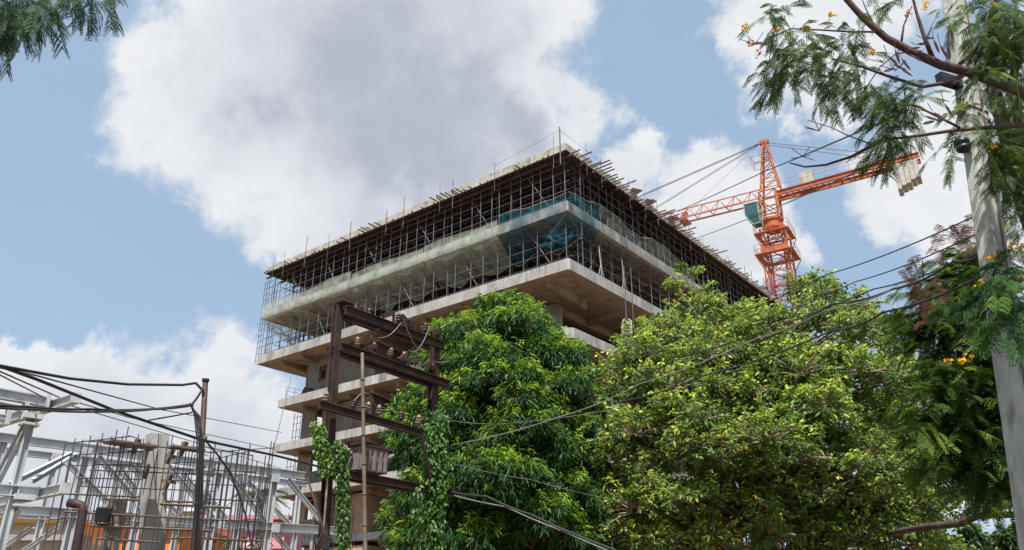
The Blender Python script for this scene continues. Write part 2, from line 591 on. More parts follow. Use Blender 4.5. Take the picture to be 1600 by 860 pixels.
k = 0.15
nj = 0
while k < LA + .3:
    dense = 8.2 < k < 11.5 or (17.2 < k < 20.0)
    dz = rng.uniform(-.02, .02)
    pr = rng.uniform(.12, .55) + (rng.uniform(.2, .8) if dense else 0) + (.4 if rng.random() < .12 else 0)
    joist(B(k + rng.uniform(-.08, .08), -pr, ZD - .055 + dz * .3 + (rng.uniform(0, .12) if dense else 0)), B(k + rng.uniform(-.05, .05), 4.5, ZD - .06), .05, .085)
    k += rng.uniform(.24, .38) if dense else rng.uniform(.36, .62)
k = 0.3
while k < LB:
    dense = 2 < k < 7 or 11 < k < 16
    pr = rng.uniform(.4, 1.1) + (rng.uniform(0, .8) if dense else 0) + (.6 if rng.random() < .15 else 0)
    joist(B(-pr, k + rng.uniform(-.1, .1), ZD - .055 + (rng.uniform(0, .1) if dense else 0)), B(4.5, k, ZD - .06), .05, .085)
    k += rng.uniform(.26, .45) if dense else rng.uniform(.36, .62)
# thin posts and a rope round the deck edge
posts = [(B(.3, -.15, 0), 1.35, .045), (B(.9, -.1, 0), .9, .02)]
for a in (5.8, 10, 11.0, 15.2, 17, 21, 24.2, 27, 29.8, 31.8):
    posts.append((B(a + rng.uniform(-.5, .5), -.15, 0), rng.uniform(.6, 1.5), rng.choice((.018, .028, .035))))
for b in (2.2, 4.5, 8, 10.4, 12, 15, 17, 20):
    posts.append((B(-.12, b + rng.uniform(-.4, .4), 0), rng.uniform(.5, 1.2), .02))
for k in range(12):
    posts.append((B(rng.uniform(.5, 1.2), 22 + k * 1.15 + rng.uniform(-.3, .3), 0), rng.uniform(.7, 1.9), .028))
for (p, h, r) in posts:
    MB().tube([p + Vector((0, 0, ZD - .9)), p + Vector((rng.uniform(-.05, .05), 0, ZD + .62 + h))], r, 6).build('edge_post', 'pipe', deck)
t0 = B(.3, -.15, ZD + 1.75)
for q in (B(6, -.15, ZD + 1.15), B(-.12, 4.6, ZD + 1.2)):
    MB().tube(catenary(t0, q, .05, 6), .012, 4).build('edge_rope', 'rod', deck)
for (a, w) in ((1.2, 1.4), (3.1, 1.1), (6.3, 1.0)):
    MB().bar(B(-.6, a * 1.1 + 7, ZD + .66), B(.6, a * 1.1 + 7.6, ZD + .74), .9, .03).build('loose_sheet', 'plank', deck)

# ------------------------------------------------------------------ scaffolds


def scaffold(label, z0, z1, face, s0, s1, inner, dense=.93):
    def at(s, d, z):
        return B(s, d, z) if face == 'left' else B(d, s, z)
    root = thing('scaffold', label, 'scaffold', at((s0 + s1) / 2, .4, z0), 'prop scaffolds under the top slabs')
    proto = None
    h = z1 - z0
    s = s0
    k = 0
    while s < s1:
        for d, jit in ((.38, .06), (1.75, .15)):
            p = at(s + rng.uniform(-jit, jit) * 2, d + rng.uniform(-.06, .06), z0) - Vector(root.location)
            if proto is None:
                proto = MB().tube([(0, 0, .01), (0, 0, h)], .029, 6).build('standard', 'pipe', None)
                proto.parent = root
                proto.location = p
            else:
                c = dup(proto, p, root)
                c.rotation_euler = (rng.uniform(-.012, .012), rng.uniform(-.012, .012), 0)
        s += dense * rng.uniform(.85, 1.15)
        k += 1
    for zf in (.22, .40, .58, .76, .93):
        for d in (.45, 1.83):
            z = z0 + h * zf
            MB().tube([at(s0 - .3, d, z + rng.uniform(-.04, .04)), at(s1 + .2, d, z + rng.uniform(-.05, .05))], .025, 6).build('ledger', 'pipe', root)
    s = s0 + 1
    while s < s1 - 2:
        MB().tube([at(s, .5, z0 + .1), at(s + 2.2, .5, z1 - .15)], .03, 5).build('brace', 'pipe', root)
        s += rng.uniform(4, 6.5)
    mb = MB()
    for r_ in range(inner):
        d = 2.6 + r_ * 1.0
        s = s0 + rng.uniform(0, .5)
        while s < s1:
            mb.tube([at(s, d + rng.uniform(-.1, .1), z0 + .01), at(s + rng.uniform(-.05, .05), d, z1)], .045, 4, False)
            s += dense * rng.uniform(.5, .8)
        for zf in (.18, .34, .5, .66, .82, .94):
            mb.tube([at(s0, d + .06, z0 + h * zf), at(s1, d + .06, z0 + h * zf)], .036, 4, False)
    s = s0 + .3
    while s < s1:
        for zf in (.33, .63, .85):
            mb.tube([at(s + .06, .3, z0 + h * zf), at(s + .06, 3 + inner * 1.25, z0 + h * zf)], .03, 4, False)
        s += dense * 2
    o = mb.build('inner_props', 'shadepipe', root)
    o['kind'] = 'stuff'
    dm = 2.8 + inner * 1.0
    mb = MB()
    c8 = [at(a_, d_, z_) for z_ in (z0 + .01, z1 - .01) for a_, d_ in ((max(s0, dm + .3), dm), (s1, dm), (s1, dm + .05), (max(s0, dm + .3), dm + .05))]
    mb.hexa(c8)
    mb.build('shade_panels', 'ply', root)  # dark wall added behind the props to keep the interior dark
    return root


scaffold('dense steel props between the roof deck and slab edge, left facade', 26.1 - .48, ZD - .28, 'left', .35, LA - .1, 8)
scaffold('dense steel props between the roof deck and slab edge, right facade', 26.1 - .48, ZD - .28, 'right', 1.6, LB - .5, 6)
scaffold('steel props standing on the lower slab behind the pale nets, left facade', 22.05 - .48, 25.3, 'left', .35, LA - .1, 6, 1.15)
scaffold('steel props standing on the lower slab below the grey net, right facade', 22.05 - .48, 25.3, 'right', 1.6, LB - .5, 5, 1.4)


def ladder_scaffold(label, a, b, z0, z1, w=.9):
    root = thing('ladder_scaffold', label, 'scaffold', B(a, b, z0), 'thin scaffold frames at the far left end')
    for da in (0, w / 2, w):
        for db in (0, .8):
            MB().tube([B(a + da, b + db, z0 + .01), B(a + da, b + db, z1 + rng.uniform(-.3, .2))], .024, 5).build('upright', 'rod', root)
    z = z0 + .3
    while z < z1 - .2:
        mb = MB()
        for db in (0, .8):
            mb.tube([B(a - .1, b + db, z), B(a + w + .1, b + db, z)], .02, 4)
        mb.build('rung', 'rod', root)
        z += .55


ladder_scaffold('thin grey scaffold frame on the slab below the left end window', 28.35, 2.2, 14.2, 17.1)
ladder_scaffold('thin grey scaffold frame on the slab just above the steel truss end', 28.35, 2.0, 10.7, 13.5)
ladder_scaffold('thin grey scaffold frame under the lowest visible slab end', 29.2, 1.5, 0, 8.9, 1.4)
ladder_scaffold('tall blue-grey scaffold frame outside the top left building corner', LA + .15, .4, 21.6, 29.5, .7)
# railing ghost on the fourth slab and a small tarpaulin heap
rl = thing('guard_rail', 'thin wire guard rail on the slab end below the left soffit', 'railing', B(28, 1, 17.85))
for i in range(6):
    MB().tube([B(28.9 - .05 * i, .9 + .75 * i, 17.8), B(28.9 - .05 * i, .9 + .75 * i, 19.0)], .016, 4).build('rail_post', 'rod', rl)
for z in (18.3, 18.65, 18.98):
    MB().tube([B(28.9, .8, z), B(28.6, 5, z)], .013, 4).build('wire', 'rod', rl)
mb = MB()
bp = [B(27.6, 1.2, 17.86), B(26.2, 1.0, 17.86), B(26.0, 2.4, 17.86), B(27.7, 2.6, 17.86), B(27.1, 1.3, 18.75), B(26.6, 1.7, 18.68), B(26.9, 2.2, 18.5)]
mb.add(bp, [(0, 1, 5, 4), (1, 2, 6, 5), (2, 3, 6), (3, 0, 4, 6), (4, 5, 6), (3, 2, 1, 0)])
tag(mb.build('tarpaulin', 'timber', None, base=bp[0]), 'dark brown tarpaulin heaped on the slab end beside the window', 'tarpaulin')

# ------------------------------------------------------------------ safety nets


def net(label, face, s0, s1, m, top, drop, seed, inward=1.7, depth=1.85):
    r2 = random.Random(seed)
    zt, zb = 26.1, 26.1 - .74
    root = thing('safety_net', label, 'safety net', (B((s0 + s1) / 2, -.1, zb) if face == 'left' else B(-.1, (s0 + s1) / 2, zb)), 'safety nets slung round the upper slab edge')
    n = max(10, int((s1 - s0) / .22))
    ph = [r2.uniform(0, 6.28) for _ in range(6)]
    prof = [(-.06, top), (-.05, top * .5), (-.06, 0.0), (-.07, -.4), (-.06, -.80), (.3, -1.0), (.7, -1.25), (1.15, -1.55), (1.6, -1.9), (2.0, -2.3)]
    vs, fs = [], []
    m_ = len(prof)
    tops, bots = [], []
    for i in range(n + 1):
        u = i / n
        s = s0 + (s1 - s0) * u
        sc = abs(math.sin(math.pi * (s - s0) / 3.4 + ph[0]))
        tp = 1 + .25 * math.sin(s * .8 + ph[1]) + .06 * math.sin(s * 2.7 + ph[2])
        for j, (d, z) in enumerate(prof):
            f = max(0, (j - 4) / (m_ - 5))
            if j < 2:
                z = z * tp
            w = .10 * math.sin(s * 2.3 + ph[3] + j) * (f + .1) + .05 * math.sin(s * 5.1 + ph[4] + j * 1.7) * (f + .1)
            belly = -.35 * f * (1 - f) * 4 * .5
            dd = d * inward / 2.0 if j > 4 else d
            zz = z if j <= 4 else -.8 + (z + .8) * depth / 1.5 * (.72 + .28 * (1 - sc)) * drop
            vs.append((B(s, dd + w * .4 - .05, zt + zz + belly + w) if face == 'left' else B(dd + w * .4 - .05, s, zt + zz + belly + w)))
        tops.append(vs[i * m_])
        bots.append(vs[i * m_ + m_ - 1])
    for i in range(n):
        for j in range(m_ - 1):
            a = i * m_ + j
            fs.append((a, a + m_, a + m_ + 1, a + 1))
    MB().add(vs, fs).build('net_sheet', m, root, True)
    MB().tube(tops, .018, 4).build('top_rope', 'rope', root)
    MB().tube(bots, .026, 4).build('bottom_rope', 'rope', root)
    s = s0 + .2
    while s <= s1:
        i = min(n, max(0, int((s - s0) / (s1 - s0) * n)))
        MB().tube([vs[i * m_ + 4] + Vector((0, 0, .1)), vs[i * m_ + m_ - 1]], .03, 5).build('strut', 'pipe', root)
        s += 3.4
    return root


net('teal net wrapped round the slab corner on the left facade', 'left', .0, 5.6, 'teal', .5, 1.0, 3)
net('teal net beside the slab corner at the start of the right facade', 'right', .05, 3.6, 'teal', .85, .95, 5, 1.6)
net('grey-green net sagging between struts next to the teal net, left facade', 'left', 5.7, 12.6, 'net', .38, 1.1, 6)
net('grey-green net in the middle of the left facade with a rope hem', 'left', 12.7, 20.6, 'net', .38, 1.1, 8)
net('pale beige net covering the far left end of the slab', 'left', 20.7, LA + .1, 'endnet', .55, .95, 9, 2.6)
net('torn grey net hanging from the right facade beside the teal net', 'right', 3.7, 9.2, 'thinnet', 1.0, 1.0, 12)
net('thin grey net strip along the right facade above the broad tree', 'right', 9.3, 17.5, 'thinnet', 1.1, .35, 14)

# a crumpled hank of brighter net caught under the corner
r2_ = random.Random(31)
hk = thing('net_hank', 'crumpled bright blue-teal hank of net bunched under the slab corner', 'net', B(1.4, .9, 24.2))
for (a0, a1, d, z, k) in ((.2, 3.0, 1.0, 24.25, 0), (.6, 2.2, .8, 24.55, 1)):
    vs, fs = [], []
    n_ = 26
    for i in range(n_ + 1):
        u = i / n_
        c = B(a0 + (a1 - a0) * u, d + .15 * math.sin(u * 9 + k), z - .35 * math.sin(math.pi * u) + .1 * math.sin(u * 17))
        for j in range(8):
            an = 6.283 * j / 8 + .6 * math.sin(u * 13 + k)
            rr = .13 + .09 * r2_.random() + .05 * math.sin(u * 21 + j)
            vs.append(c + AX * 0.3 * rr * math.sin(an * 2) + BX * rr * math.cos(an) + Vector((0, 0, rr * math.sin(an))))
    for i in range(n_):
        for j in range(8):
            fs.append((i * 8 + j, i * 8 + (j + 1) % 8, (i + 1) * 8 + (j + 1) % 8, (i + 1) * 8 + j))
    MB().add(vs, fs).build('net_fold', 'hank', hk)
# rope-hung cage and two rods with splayed feet on the lower slab edge
cg = thing('hoist_cage', 'small white wire cage hanging from a rope beside the fifth slab', 'cage', B(-.5, 8.0, 17.6))
cz = P(980, 523, (B(-.5, 6.4, 0)).y)
for dx in (-.28, .28):
    for dy in (-.28, .28):
        MB().tube([cz + Vector((dx, dy, 0)), cz + Vector((dx, dy, .85)), cz + Vector((dx * .4, dy * .4, 1.05))], .04, 6).build('cage_bar', 'weight', cg)
mb = MB()
for z in (.02, .42, .82):
    q = [cz + Vector((a * .28, b * .28, z)) for a, b in ((-1, -1), (1, -1), (1, 1), (-1, 1), (-1, -1))]
    mb.tube(q, .03, 5)
mb.build('cage_hoop', 'weight', cg)
MB().bar(cz + Vector((0, 0, .02)), cz + Vector((0, 0, .05)), .55, .55, Vector((0, 1, 0))).build('cage_floor', 'weight', cg)
MB().tube([cz + Vector((0, 0, 1.0)), cz + Vector((.05, 0, 4.9))], .03, 5).build('hoist_rope', 'pipe', cg)
MB().tube([cz + Vector((.5, .3, .6)), cz + Vector((.55, .3, 4.9))], .025, 5).build('hoist_rope', 'pipe', cg)
for i, (px, py, lab) in enumerate(((955, 438, 'pale rod with splayed feet on the slab edge above the wire cage'), (1011, 470, 'pale rod with splayed feet on the slab edge beside the broad tree'))):
    bb = 3.6 + i * 2.9
    p = B(.15, bb + .35, 22.06)
    rt = thing('rod_stand', lab, 'rod stand', p, 'rods standing on the slab edge')
    MB().tube([p + Vector((0, 0, .75)), p + Vector((-.08, 0, 2.3))], .036, 6).build('rod', 'weight', rt)
    for da in (-.35, 0, .35):
        MB().tube([p + Vector((0, 0, .95)), p + BX * da + Vector((0, 0, .01))], .02, 5).build('foot', 'weight', rt)

# ------------------------------------------------------------------ tower crane
JX = Vector((-.855, .519, 0))
KX = Vector((.519, .855, 0))
CB = Vector((29.25, 80, 0))


def K(j, k, z):
    return CB + JX * j + KX * k + Vector((0, 0, z))


crane = thing('tower_crane', 'orange tower crane standing behind the building', 'crane', CB)


def lattice(name, m, z0, z1, hw, bay, rc_, rb, parent):
    mb = MB()
    cs = [(-hw, -hw), (hw, -hw), (hw, hw), (-hw, hw)]
    for (j, k) in cs:
        mb.bar(K(j, k, z0), K(j, k, z1), rc_ * 2, rc_ * 2, Vector((1, 0, 0)))
    z = z0
    i = 0
    while z < z1 - .01:
        zz = min(z + bay, z1)
        for a in range(4):
            p, q = cs[a], cs[(a + 1) % 4]
            if i % 2:
                p, q = q, p
            mb.tube([K(p[0], p[1], z), K(q[0], q[1], zz)], rb, 4)
            mb.tube([K(p[0], p[1], zz), K(q[0], q[1], zz)], rb, 4)
        z = zz
        i += 1
    return mb.build(name, m, parent)


lattice('mast', 'red', 0, 41.3, .95, 1.25, .085, .045, crane)
lattice('climbing_cage', 'orange', 33.2, 41.2, 1.3, 1.9, .07, .045, crane)
for z, hw in ((38.0, 2.0), (40.55, 1.85), (34.2, 1.55)):
    mb = MB()
    for (j0, j1, k0, k1) in ((-hw, hw, -hw, -1.42), (-hw, hw, 1.42, hw), (-hw, -1.42, -1.41, 1.41), (1.42, hw, -1.41, 1.41)):
        mb.hexa([K(j0, k0, z), K(j1, k0, z), K(j1, k1, z), K(j0, k1, z), K(j0, k0, z + .08), K(j1, k0, z + .08), K(j1, k1, z + .08), K(j0, k1, z + .08)])
    for sj in (-1, 1):
        for sk in (-1, 1):
            mb.tube([K(sj * 1.35, sk * 1.35, z - 1.5), K(sj * hw, sk * hw, z)], .05, 5)
    pf = mb.build('platform', 'orange', crane)
    mb = MB()
    for i in range(5):
        u = -hw + 2 * hw * i / 4
        for p in ((u, -hw), (u, hw), (-hw, u), (hw, u)):
            mb.tube([K(p[0], p[1], z + .09), K(p[0], p[1], z + 1.1)], .022, 4)
    for zz in (.6, 1.1):
        mb.tube([K(-hw, -hw, z + zz), K(hw, -hw, z + zz), K(hw, hw, z + zz), K(-hw, hw, z + zz), K(-hw, -hw, z + zz)], .022, 4)
    mb.build('handrail', 'red', pf)
mb = MB()
mb.hexa([K(-1.45, -1.45, 38.3), K(1.45, -1.45, 38.3), K(1.45, -1.35, 38.3), K(-1.45, -1.35, 38.3), K(-1.45, -1.45, 38.8), K(1.45, -1.45, 38.8), K(1.45, -1.35, 38.8), K(-1.45, -1.35, 38.8)])
mb.bar(K(1.37, -1.3, 38.55), K(1.37, 1.3, 38.55), .1, .45)
mb.build('climbing_yoke', 'orange', crane)
MB().lathe(K(0, 0, 41.3), [(1.05, 0), (1.2, .1), (1.2, .45), (1.0, .55), (1.0, 1.0), (1.15, 1.05), (1.15, 1.3), (1.0, 1.4)], 20).build('slewing_ring', 'orange', crane)
mb = MB()
for (j, k) in ((-.9, -.9), (.9, -.9), (.9, .9), (-.9, .9)):
    mb.bar(K(j, k, 42.72), K(j, k, 46.0), .22, .22, Vector((1, 0, 0)))
for z in (43.0, 44.9, 46.0):
    mb.tube([K(-.9, -.9, z), K(.9, -.9, z), K(.9, .9, z), K(-.9, .9, z), K(-.9, -.9, z)], .09, 5)
for (a, b) in (((-.9, -.9), (.9, -.9)), ((.9, -.9), (.9, .9)), ((-.9, .9), (.9, .9))):
    mb.tube([K(*a, 43), K(*b, 44.9)], .06, 5)
mb.build('slewing_column', 'orange', crane)
# tower head: one near vertical leg pair on the jib side, raking leg pair on the counter jib side
mb = MB()
APX = 52.6
for k in (-.75, .75):
    f0, f1 = K(.75, k, 46.05), K(-.15, k * .25, APX)
    b0, b1 = K(-1.35, k, 46.05), K(-.5, k * .25, APX)
    mb.bar(f0, f1, .17, .17, Vector((1, 0, 0)))
    mb.bar(b0, b1, .17, .17, Vector((1, 0, 0)))
    for i in range(6):
        u, w = i / 6, (i + 1) / 6
        mb.tube([f0.lerp(f1, u), b0.lerp(b1, w)], .05, 4)
        mb.tube([f0.lerp(f1, w), b0.lerp(b1, w)], .045, 4)
for i in range(6):
    u, w = i / 6, (i + 1) / 6
    for (x0, x1) in ((.75, -.15), (-1.35, -.5)):
        mb.tube([K(x0 + (x1 - x0) * u, .75 - .56 * u, 46.05 + (APX - 46.05) * u), K(x0 + (x1 - x0) * w, -.75 + .56 * w, 46.05 + (APX - 46.05) * w)], .045, 4)
hd = mb.build('tower_head', 'orange', crane)
MB().bar(K(-.8, 0, APX + .12), K(.25, 0, APX + .12), .5, .42).build('head_block', 'orange', hd)
mb = MB()
for z in (49.9, 50.9):
    mb.tube([K(-.8, -.6, z), K(-.8, .9, z), K(1.4, .9, z), K(1.4, -.6, z), K(-.8, -.6, z)], .035, 4)
for p in ((-.8, -.6), (-.8, .9), (1.4, .9), (1.4, -.6)):
    mb.tube([K(*p, 49.9), K(*p, 50.9)], .03, 4)
mb.build('head_rail', 'orange', hd)
# jib: triangular lattice
mb = MB()
JL, zb_, zt_ = 46, 45.3, 46.75
for k in (-.7, .7):
    mb.bar(K(1.0, k, zb_), K(JL, k, zb_), .16, .17)
mb.tube([K(1.0, 0, zt_), K(JL, 0, zt_)], .085, 6)
j = 1.0
while j < JL - .1:
    j2, j3 = j + .95, j + 1.9
    for k in (-.7, .7):
        mb.tube([K(j, k, zb_), K(j2, 0, zt_)], .045, 4)
        mb.tube([K(j2, 0, zt_), K(min(j3, JL), k, zb_)], .045, 4)
    mb.tube([K(j, -.7, zb_), K(j, .7, zb_)], .05, 4)
    j = j3
mb.build('jib', 'red', crane)
MB().bar(K(9.5, 0, 44.95), K(10.5, 0, 44.95), 1.5, .2).build('trolley', 'orange', crane)
MB().bar(K(9.7, .1, 46.0), K(10.4, .1, 46.0), .55, .6).build('trolley_winch', 'orange', crane)
MB().tube([K(10.1, 0, 44.7), K(10.1, 0, 36)], .03, 4).build('hoist_line', 'cable', crane)
# counter jib
mb = MB()
for k in (-.75, .75):
    mb.ibeam(K(-.9, k, 45.35), K(-15.6, k, 45.75), .26, .55)
j = -1.3
while j > -15.4:
    zc = 45.35 + (.4) * (-j - .9) / 14.7
    mb.tube([K(j, -.75, zc), K(j - 1.3, .75, zc + .03)], .06, 4)
    mb.bar(K(j, -.74, zc), K(j, .74, zc), .1, .14)
    j -= 1.3
cj = mb.build('counter_jib', 'orange', crane)
mb = MB()
for k in (-1.0, 1.0):
    for i in range(12):
        j = -1.5 - i * 1.22
        z = 45.75 + .4 * i / 12
        mb.tube([K(j, k, z - .2), K(j, k, z + 1.0)], .02, 4)
    mb.tube([K(-1.5, k, 46.75), K(-15, k, 47.1)], .02, 4)
    mb.tube([K(-1.5, k, 46.3), K(-15, k, 46.65)], .018, 4)
mb.build('walkway_rail', 'red', cj)
MB().bar(K(-3.6, .2, 46.65), K(-5.0, .2, 46.7), 1.0, 1.5).build('electrical_box', 'weight', crane)
MB().bar(K(-11.6, 0, 46.45), K(-13.2, 0, 46.5), 1.3, .8).build('winch', 'weight', crane)
for i in range(5):
    j = -13.0 - i * .47
    zt2 = 45.2
    hgt = 2.9 - i * .22 - (.1 if i % 2 else 0)
    mb = MB()
    w = .43
    zc = zt2 - hgt
    mb.hexa([K(j, -.95, zc), K(j - w, -.95, zc), K(j - w, .95, zc), K(j, .95, zc), K(j, -.95, zt2), K(j - w, -.95, zt2), K(j - w, .95, zt2), K(j, .95, zt2)])
    mb.build('counterweight', 'weight', crane)
# cab: faceted body with sloping glass front
mb = MB()
cz0, cz1 = 41.6, 44.1
q = [(.9, -2.45), (2.4, -2.45), (2.4, -1.1), (.9, -1.1)]
low = [(.9, -2.2), (1.7, -2.2), (1.7, -1.1), (.9, -1.1)]
vs = [K(a, b, cz0) for a, b in low] + [K(a, b, cz0 + 1.15) for a, b in q] + [K(a, b, cz1) for a, b in q]
mb.add(vs, [(3, 2, 1, 0), (8, 9, 10, 11)] + [(i, (i + 1) % 4, 4 + (i + 1) % 4, 4 + i) for i in range(4)] + [(4 + i, 4 + (i + 1) % 4, 8 + (i + 1) % 4, 8 + i) for i in range(4)])
cab = mb.build('cab', 'cabglass', crane)
mb = MB()
for i in range(4):
    mb.tube([vs[8 + i], vs[4 + i], vs[i]], .06, 5)
    mb.tube([vs[8 + i], vs[8 + (i + 1) % 4]], .07, 5)
    mb.tube([vs[i], vs[(i + 1) % 4]], .07, 5)
mb.build('cab_frame', 'cabpaint', cab)
MB().bar(K(.8, -1.77, cz1 + .1), K(2.5, -1.77, cz1 + .1), 1.45, .10).build('cab_roof', 'white', cab)
# pendants
for (j, zz, r) in ((16.5, 46.8, .03), (34, 46.8, .04)):
    for k in (-.12, .12):
        MB().tube([K(.2, k, APX + .1), K(j, k, zz)], r, 5).build('pendant', 'rod', crane)
for k in (-.8, .8):
    MB().tube([K(0, k * .3, APX + .1), K(-13.8, k, 46.1)], .03, 5).build('pendant', 'rod', crane)
MB().tube([K(.4, 0, APX), K(9.6, .2, 46.3)], .018, 4).build('pendant', 'rod', crane)

# ------------------------------------------------------------------ rusty two-post switch structure with insulators
HA = P(520, 660, 14)
HA.z = 0


def Hh(s, z, off=0.0):
    """point on the structure: s metres from its left post towards the right one, off metres to the front"""
    return Vector((HA.x, HA.y, 0)) + BX * s - AX * off + Vector((0, 0, z))


SP = 2.48
hf = thing('switch_structure', 'rusty two-post steel frame with crossbeams and insulators before the trees', 'utility frame', Hh(1.3, 0))
MB().ibeam(Hh(-.02, 0) + Vector((.12, 0, 0)), Hh(0, 6.98) + Vector((-.10, 0, 0)), .135, .135, .018, AX).build('post', 'rust', hf)
MB().ibeam(Hh(SP, 0), Hh(SP, 6.92), .15, .15, .02, AX).build('post', 'rust', hf)
mb = MB()
mb.bar(Hh(-.12, 7.03), Hh(.16, 7.03), .26, .03)
mb.build('cap_plate', 'rust', hf)
cz_top = 6.85
MB().ibeam(Hh(-.05, cz_top, .13), Hh(SP + .12, cz_top - .02, .13), 0.111, 0.164, .014).build('crossbeam', 'rust', hf)
MB().ibeam(Hh(-.05, cz_top, -.13), Hh(SP + .12, cz_top - .02, -.13), 0.111, 0.164, .014).build('crossbeam', 'rust', hf)
MB().ibeam(Hh(-.1, 6.12, .15), Hh(SP + .3, 6.03, .15), 0.119, 0.139, .014).build('crossbeam', 'rust', hf)
MB().ibeam(Hh(-.1, 6.12, -.15), Hh(SP + .25, 6.03, -.15), 0.119, 0.123, .014).build('crossbeam', 'rust', hf)
MB().ibeam(Hh(-.45, 4.98, .15), Hh(2.1, 4.90, .15), 0.111, 0.131, .014).build('crossbeam', 'rust', hf)
MB().ibeam(Hh(-.1, 3.90, .15), Hh(SP + .55, 3.86, .15), 0.119, 0.123, .014).build('crossbeam', 'rust', hf)
MB().ibeam(Hh(-.1, 3.90, -.15), Hh(SP + .35, 3.86, -.15), 0.119, 0.107, .014).build('crossbeam', 'rust', hf)
MB().bar(Hh(2.0, 4.85, .2), Hh(2.35, 3.95, .2), .05, .04).build('diagonal_strut', 'brownpole', hf)
MB().bar(Hh(.05, 6.12, -.12), Hh(1.0, 6.8, -.1), .05, .05).build('diagonal_strut', 'rust', hf)
PROF = [(.03, 0), (.045, .02), (.045, .05), (.085, .06), (.09, .075), (.05, .10), (.05, .115), (.085, .125), (.09, .14), (.045, .165), (.045, .18), (.075, .19), (.08, .205), (.04, .23), (.035, .27)]


def insulator(s, z, off, m, tilt=(0, 0, 1), sc=1.0):
    ax = Vector(tilt).normalized()
    MB().lathe(Hh(s, z, off), [(r * sc * .78, h * sc * .8) for r, h in PROF], 10, ax).build('insulator', m, hf, True)


for s, off in ((1.30, .13), (2.05, .13), (.75, -.13)):
    insulator(s, cz_top + .11, off, 'ceramic')
for s, m_ in ((.30, 'buff'), (.72, 'ceramic'), (1.10, 'buff'), (1.48, 'buff'), (1.8, 'ceramic'), (2.1, 'buff'), (2.35, 'ceramic')):
    insulator(s, 6.16 + .05, .15, m_, (rng.uniform(-.3, .3), rng.uniform(-.3, .3), 1), .9)
for s, m_ in ((-.32, 'buff'), (.28, 'ceramic'), (.62, 'buff'), (.92, 'buff'), (1.5, 'ceramic'), (1.95, 'buff')):
    insulator(s, 5.03, .15, m_, (rng.uniform(-.3, .3), rng.uniform(-.3, .3), 1), .95)
for s, a in ((.85, 1), (1.45, .8), (1.62, -1), (2.2, .9)):
    mb = MB()
    p = Hh(s, cz_top + .12, .16)
    mb.bar(p, p + BX * .28 * a + Vector((0, 0, .16)), .05, .10)
    mb.bar(p + BX * .28 * a + Vector((0, 0, .12)), p + BX * .30 * a + Vector((0, 0, -.1)), .03, .05)
    mb.build('switch_blade', 'rust', hf)
for s in (.5, 1.3, 1.65, 1.95):
    mb = MB()
    p = Hh(s, 6.2, .2)
    mb.bar(p, p + BX * .22 + Vector((0, 0, rng.uniform(.05, .2))), .05, .06)
    mb.build('switch_blade', 'rust', hf)
for (s0_, z0_, s1_, z1_, sg) in ((1.35, 7.05, 1.95, 6.5, .12), (2.1, 7.1, 1.55, 6.45, .22), (.75, 6.5, 1.3, 6.95, .1), (.3, 5.2, .75, 5.25, -.15), (.62, 5.3, 1.2, 5.2, .1), (2.1, 6.4, 2.7, 6.5, .05)):
    MB().tube(catenary(Hh(s0_, z0_, .2), Hh(s1_, z1_, .2), sg, 8), .011, 5).build('jumper_wire', 'palecable', hf)

# ribbed switch box sitting on the bottom crossbeams
bx = thing('switch_box', 'dusty grey ribbed switch box on the bottom crossbeam of the frame', 'switch box', Hh(.85, 3.98, 0))
mb = MB()
c = [Hh(s, z, o) for z in (3.985, 4.40) for (s, o) in ((.42, .26), (1.12, .26), (1.12, -.26), (.42, -.26))]
mb.hexa(c)
mb.build('box_body', 'boxgrey', bx)
for s in (.5, .64, .78, .92, 1.04):
    MB().bar(Hh(s, 4.0, .285), Hh(s, 4.34, .285), .045, .045, BX).build('rib', 'boxgrey', bx)
MB().bar(Hh(.36, 4.425, 0), Hh(1.18, 4.425, 0), .60, .04).build('lid', 'rust', bx)
for s, sd in ((.40, -1), (1.16, 1)):
    for o in (-.15, .12):
        MB().lathe(Hh(s, 4.22, o), [(r * .62, h * 1.05) for r, h in PROF], 9, (BX * sd + Vector((0, 0, .75))).normalized()).build('bushing', 'boxgrey', bx, True)
MB().tube([P(566, 556, 13.75), P(567, 700, 13.6), P(570, 905, 13.45)], [.028, .034, .04], 7)
mb = MB()
bt = P(566, 552, 13.85)
bb_ = P(571, 870, 13.7)
bb2 = bb_ + (bb_ - bt) * (bb_.z / (bt.z - bb_.z))
mb.tube([bt.lerp(bb2, i / 12) for i in range(13)], [.030 + .010 * i / 12 for i in range(13)], 7)
for i in range(1, 12):
    p = bt.lerp(bb2, i / 12)
    mb.tube([p - Vector((0, 0, .012)), p + Vector((0, 0, .012))], .043, 7)
tag(mb.build('bamboo_pole', 'bamboo', None, True, base=bb2), 'slim bamboo pole leaning upright against the rusty frame', 'pole')


# ------------------------------------------------------------------ leaves: each crown is one mesh of many folded leaf blades
def np3(v):
    return np.array(v, dtype=float)


def norm(a):
    return a / np.maximum(np.linalg.norm(a, axis=-1, keepdims=True), 1e-9)


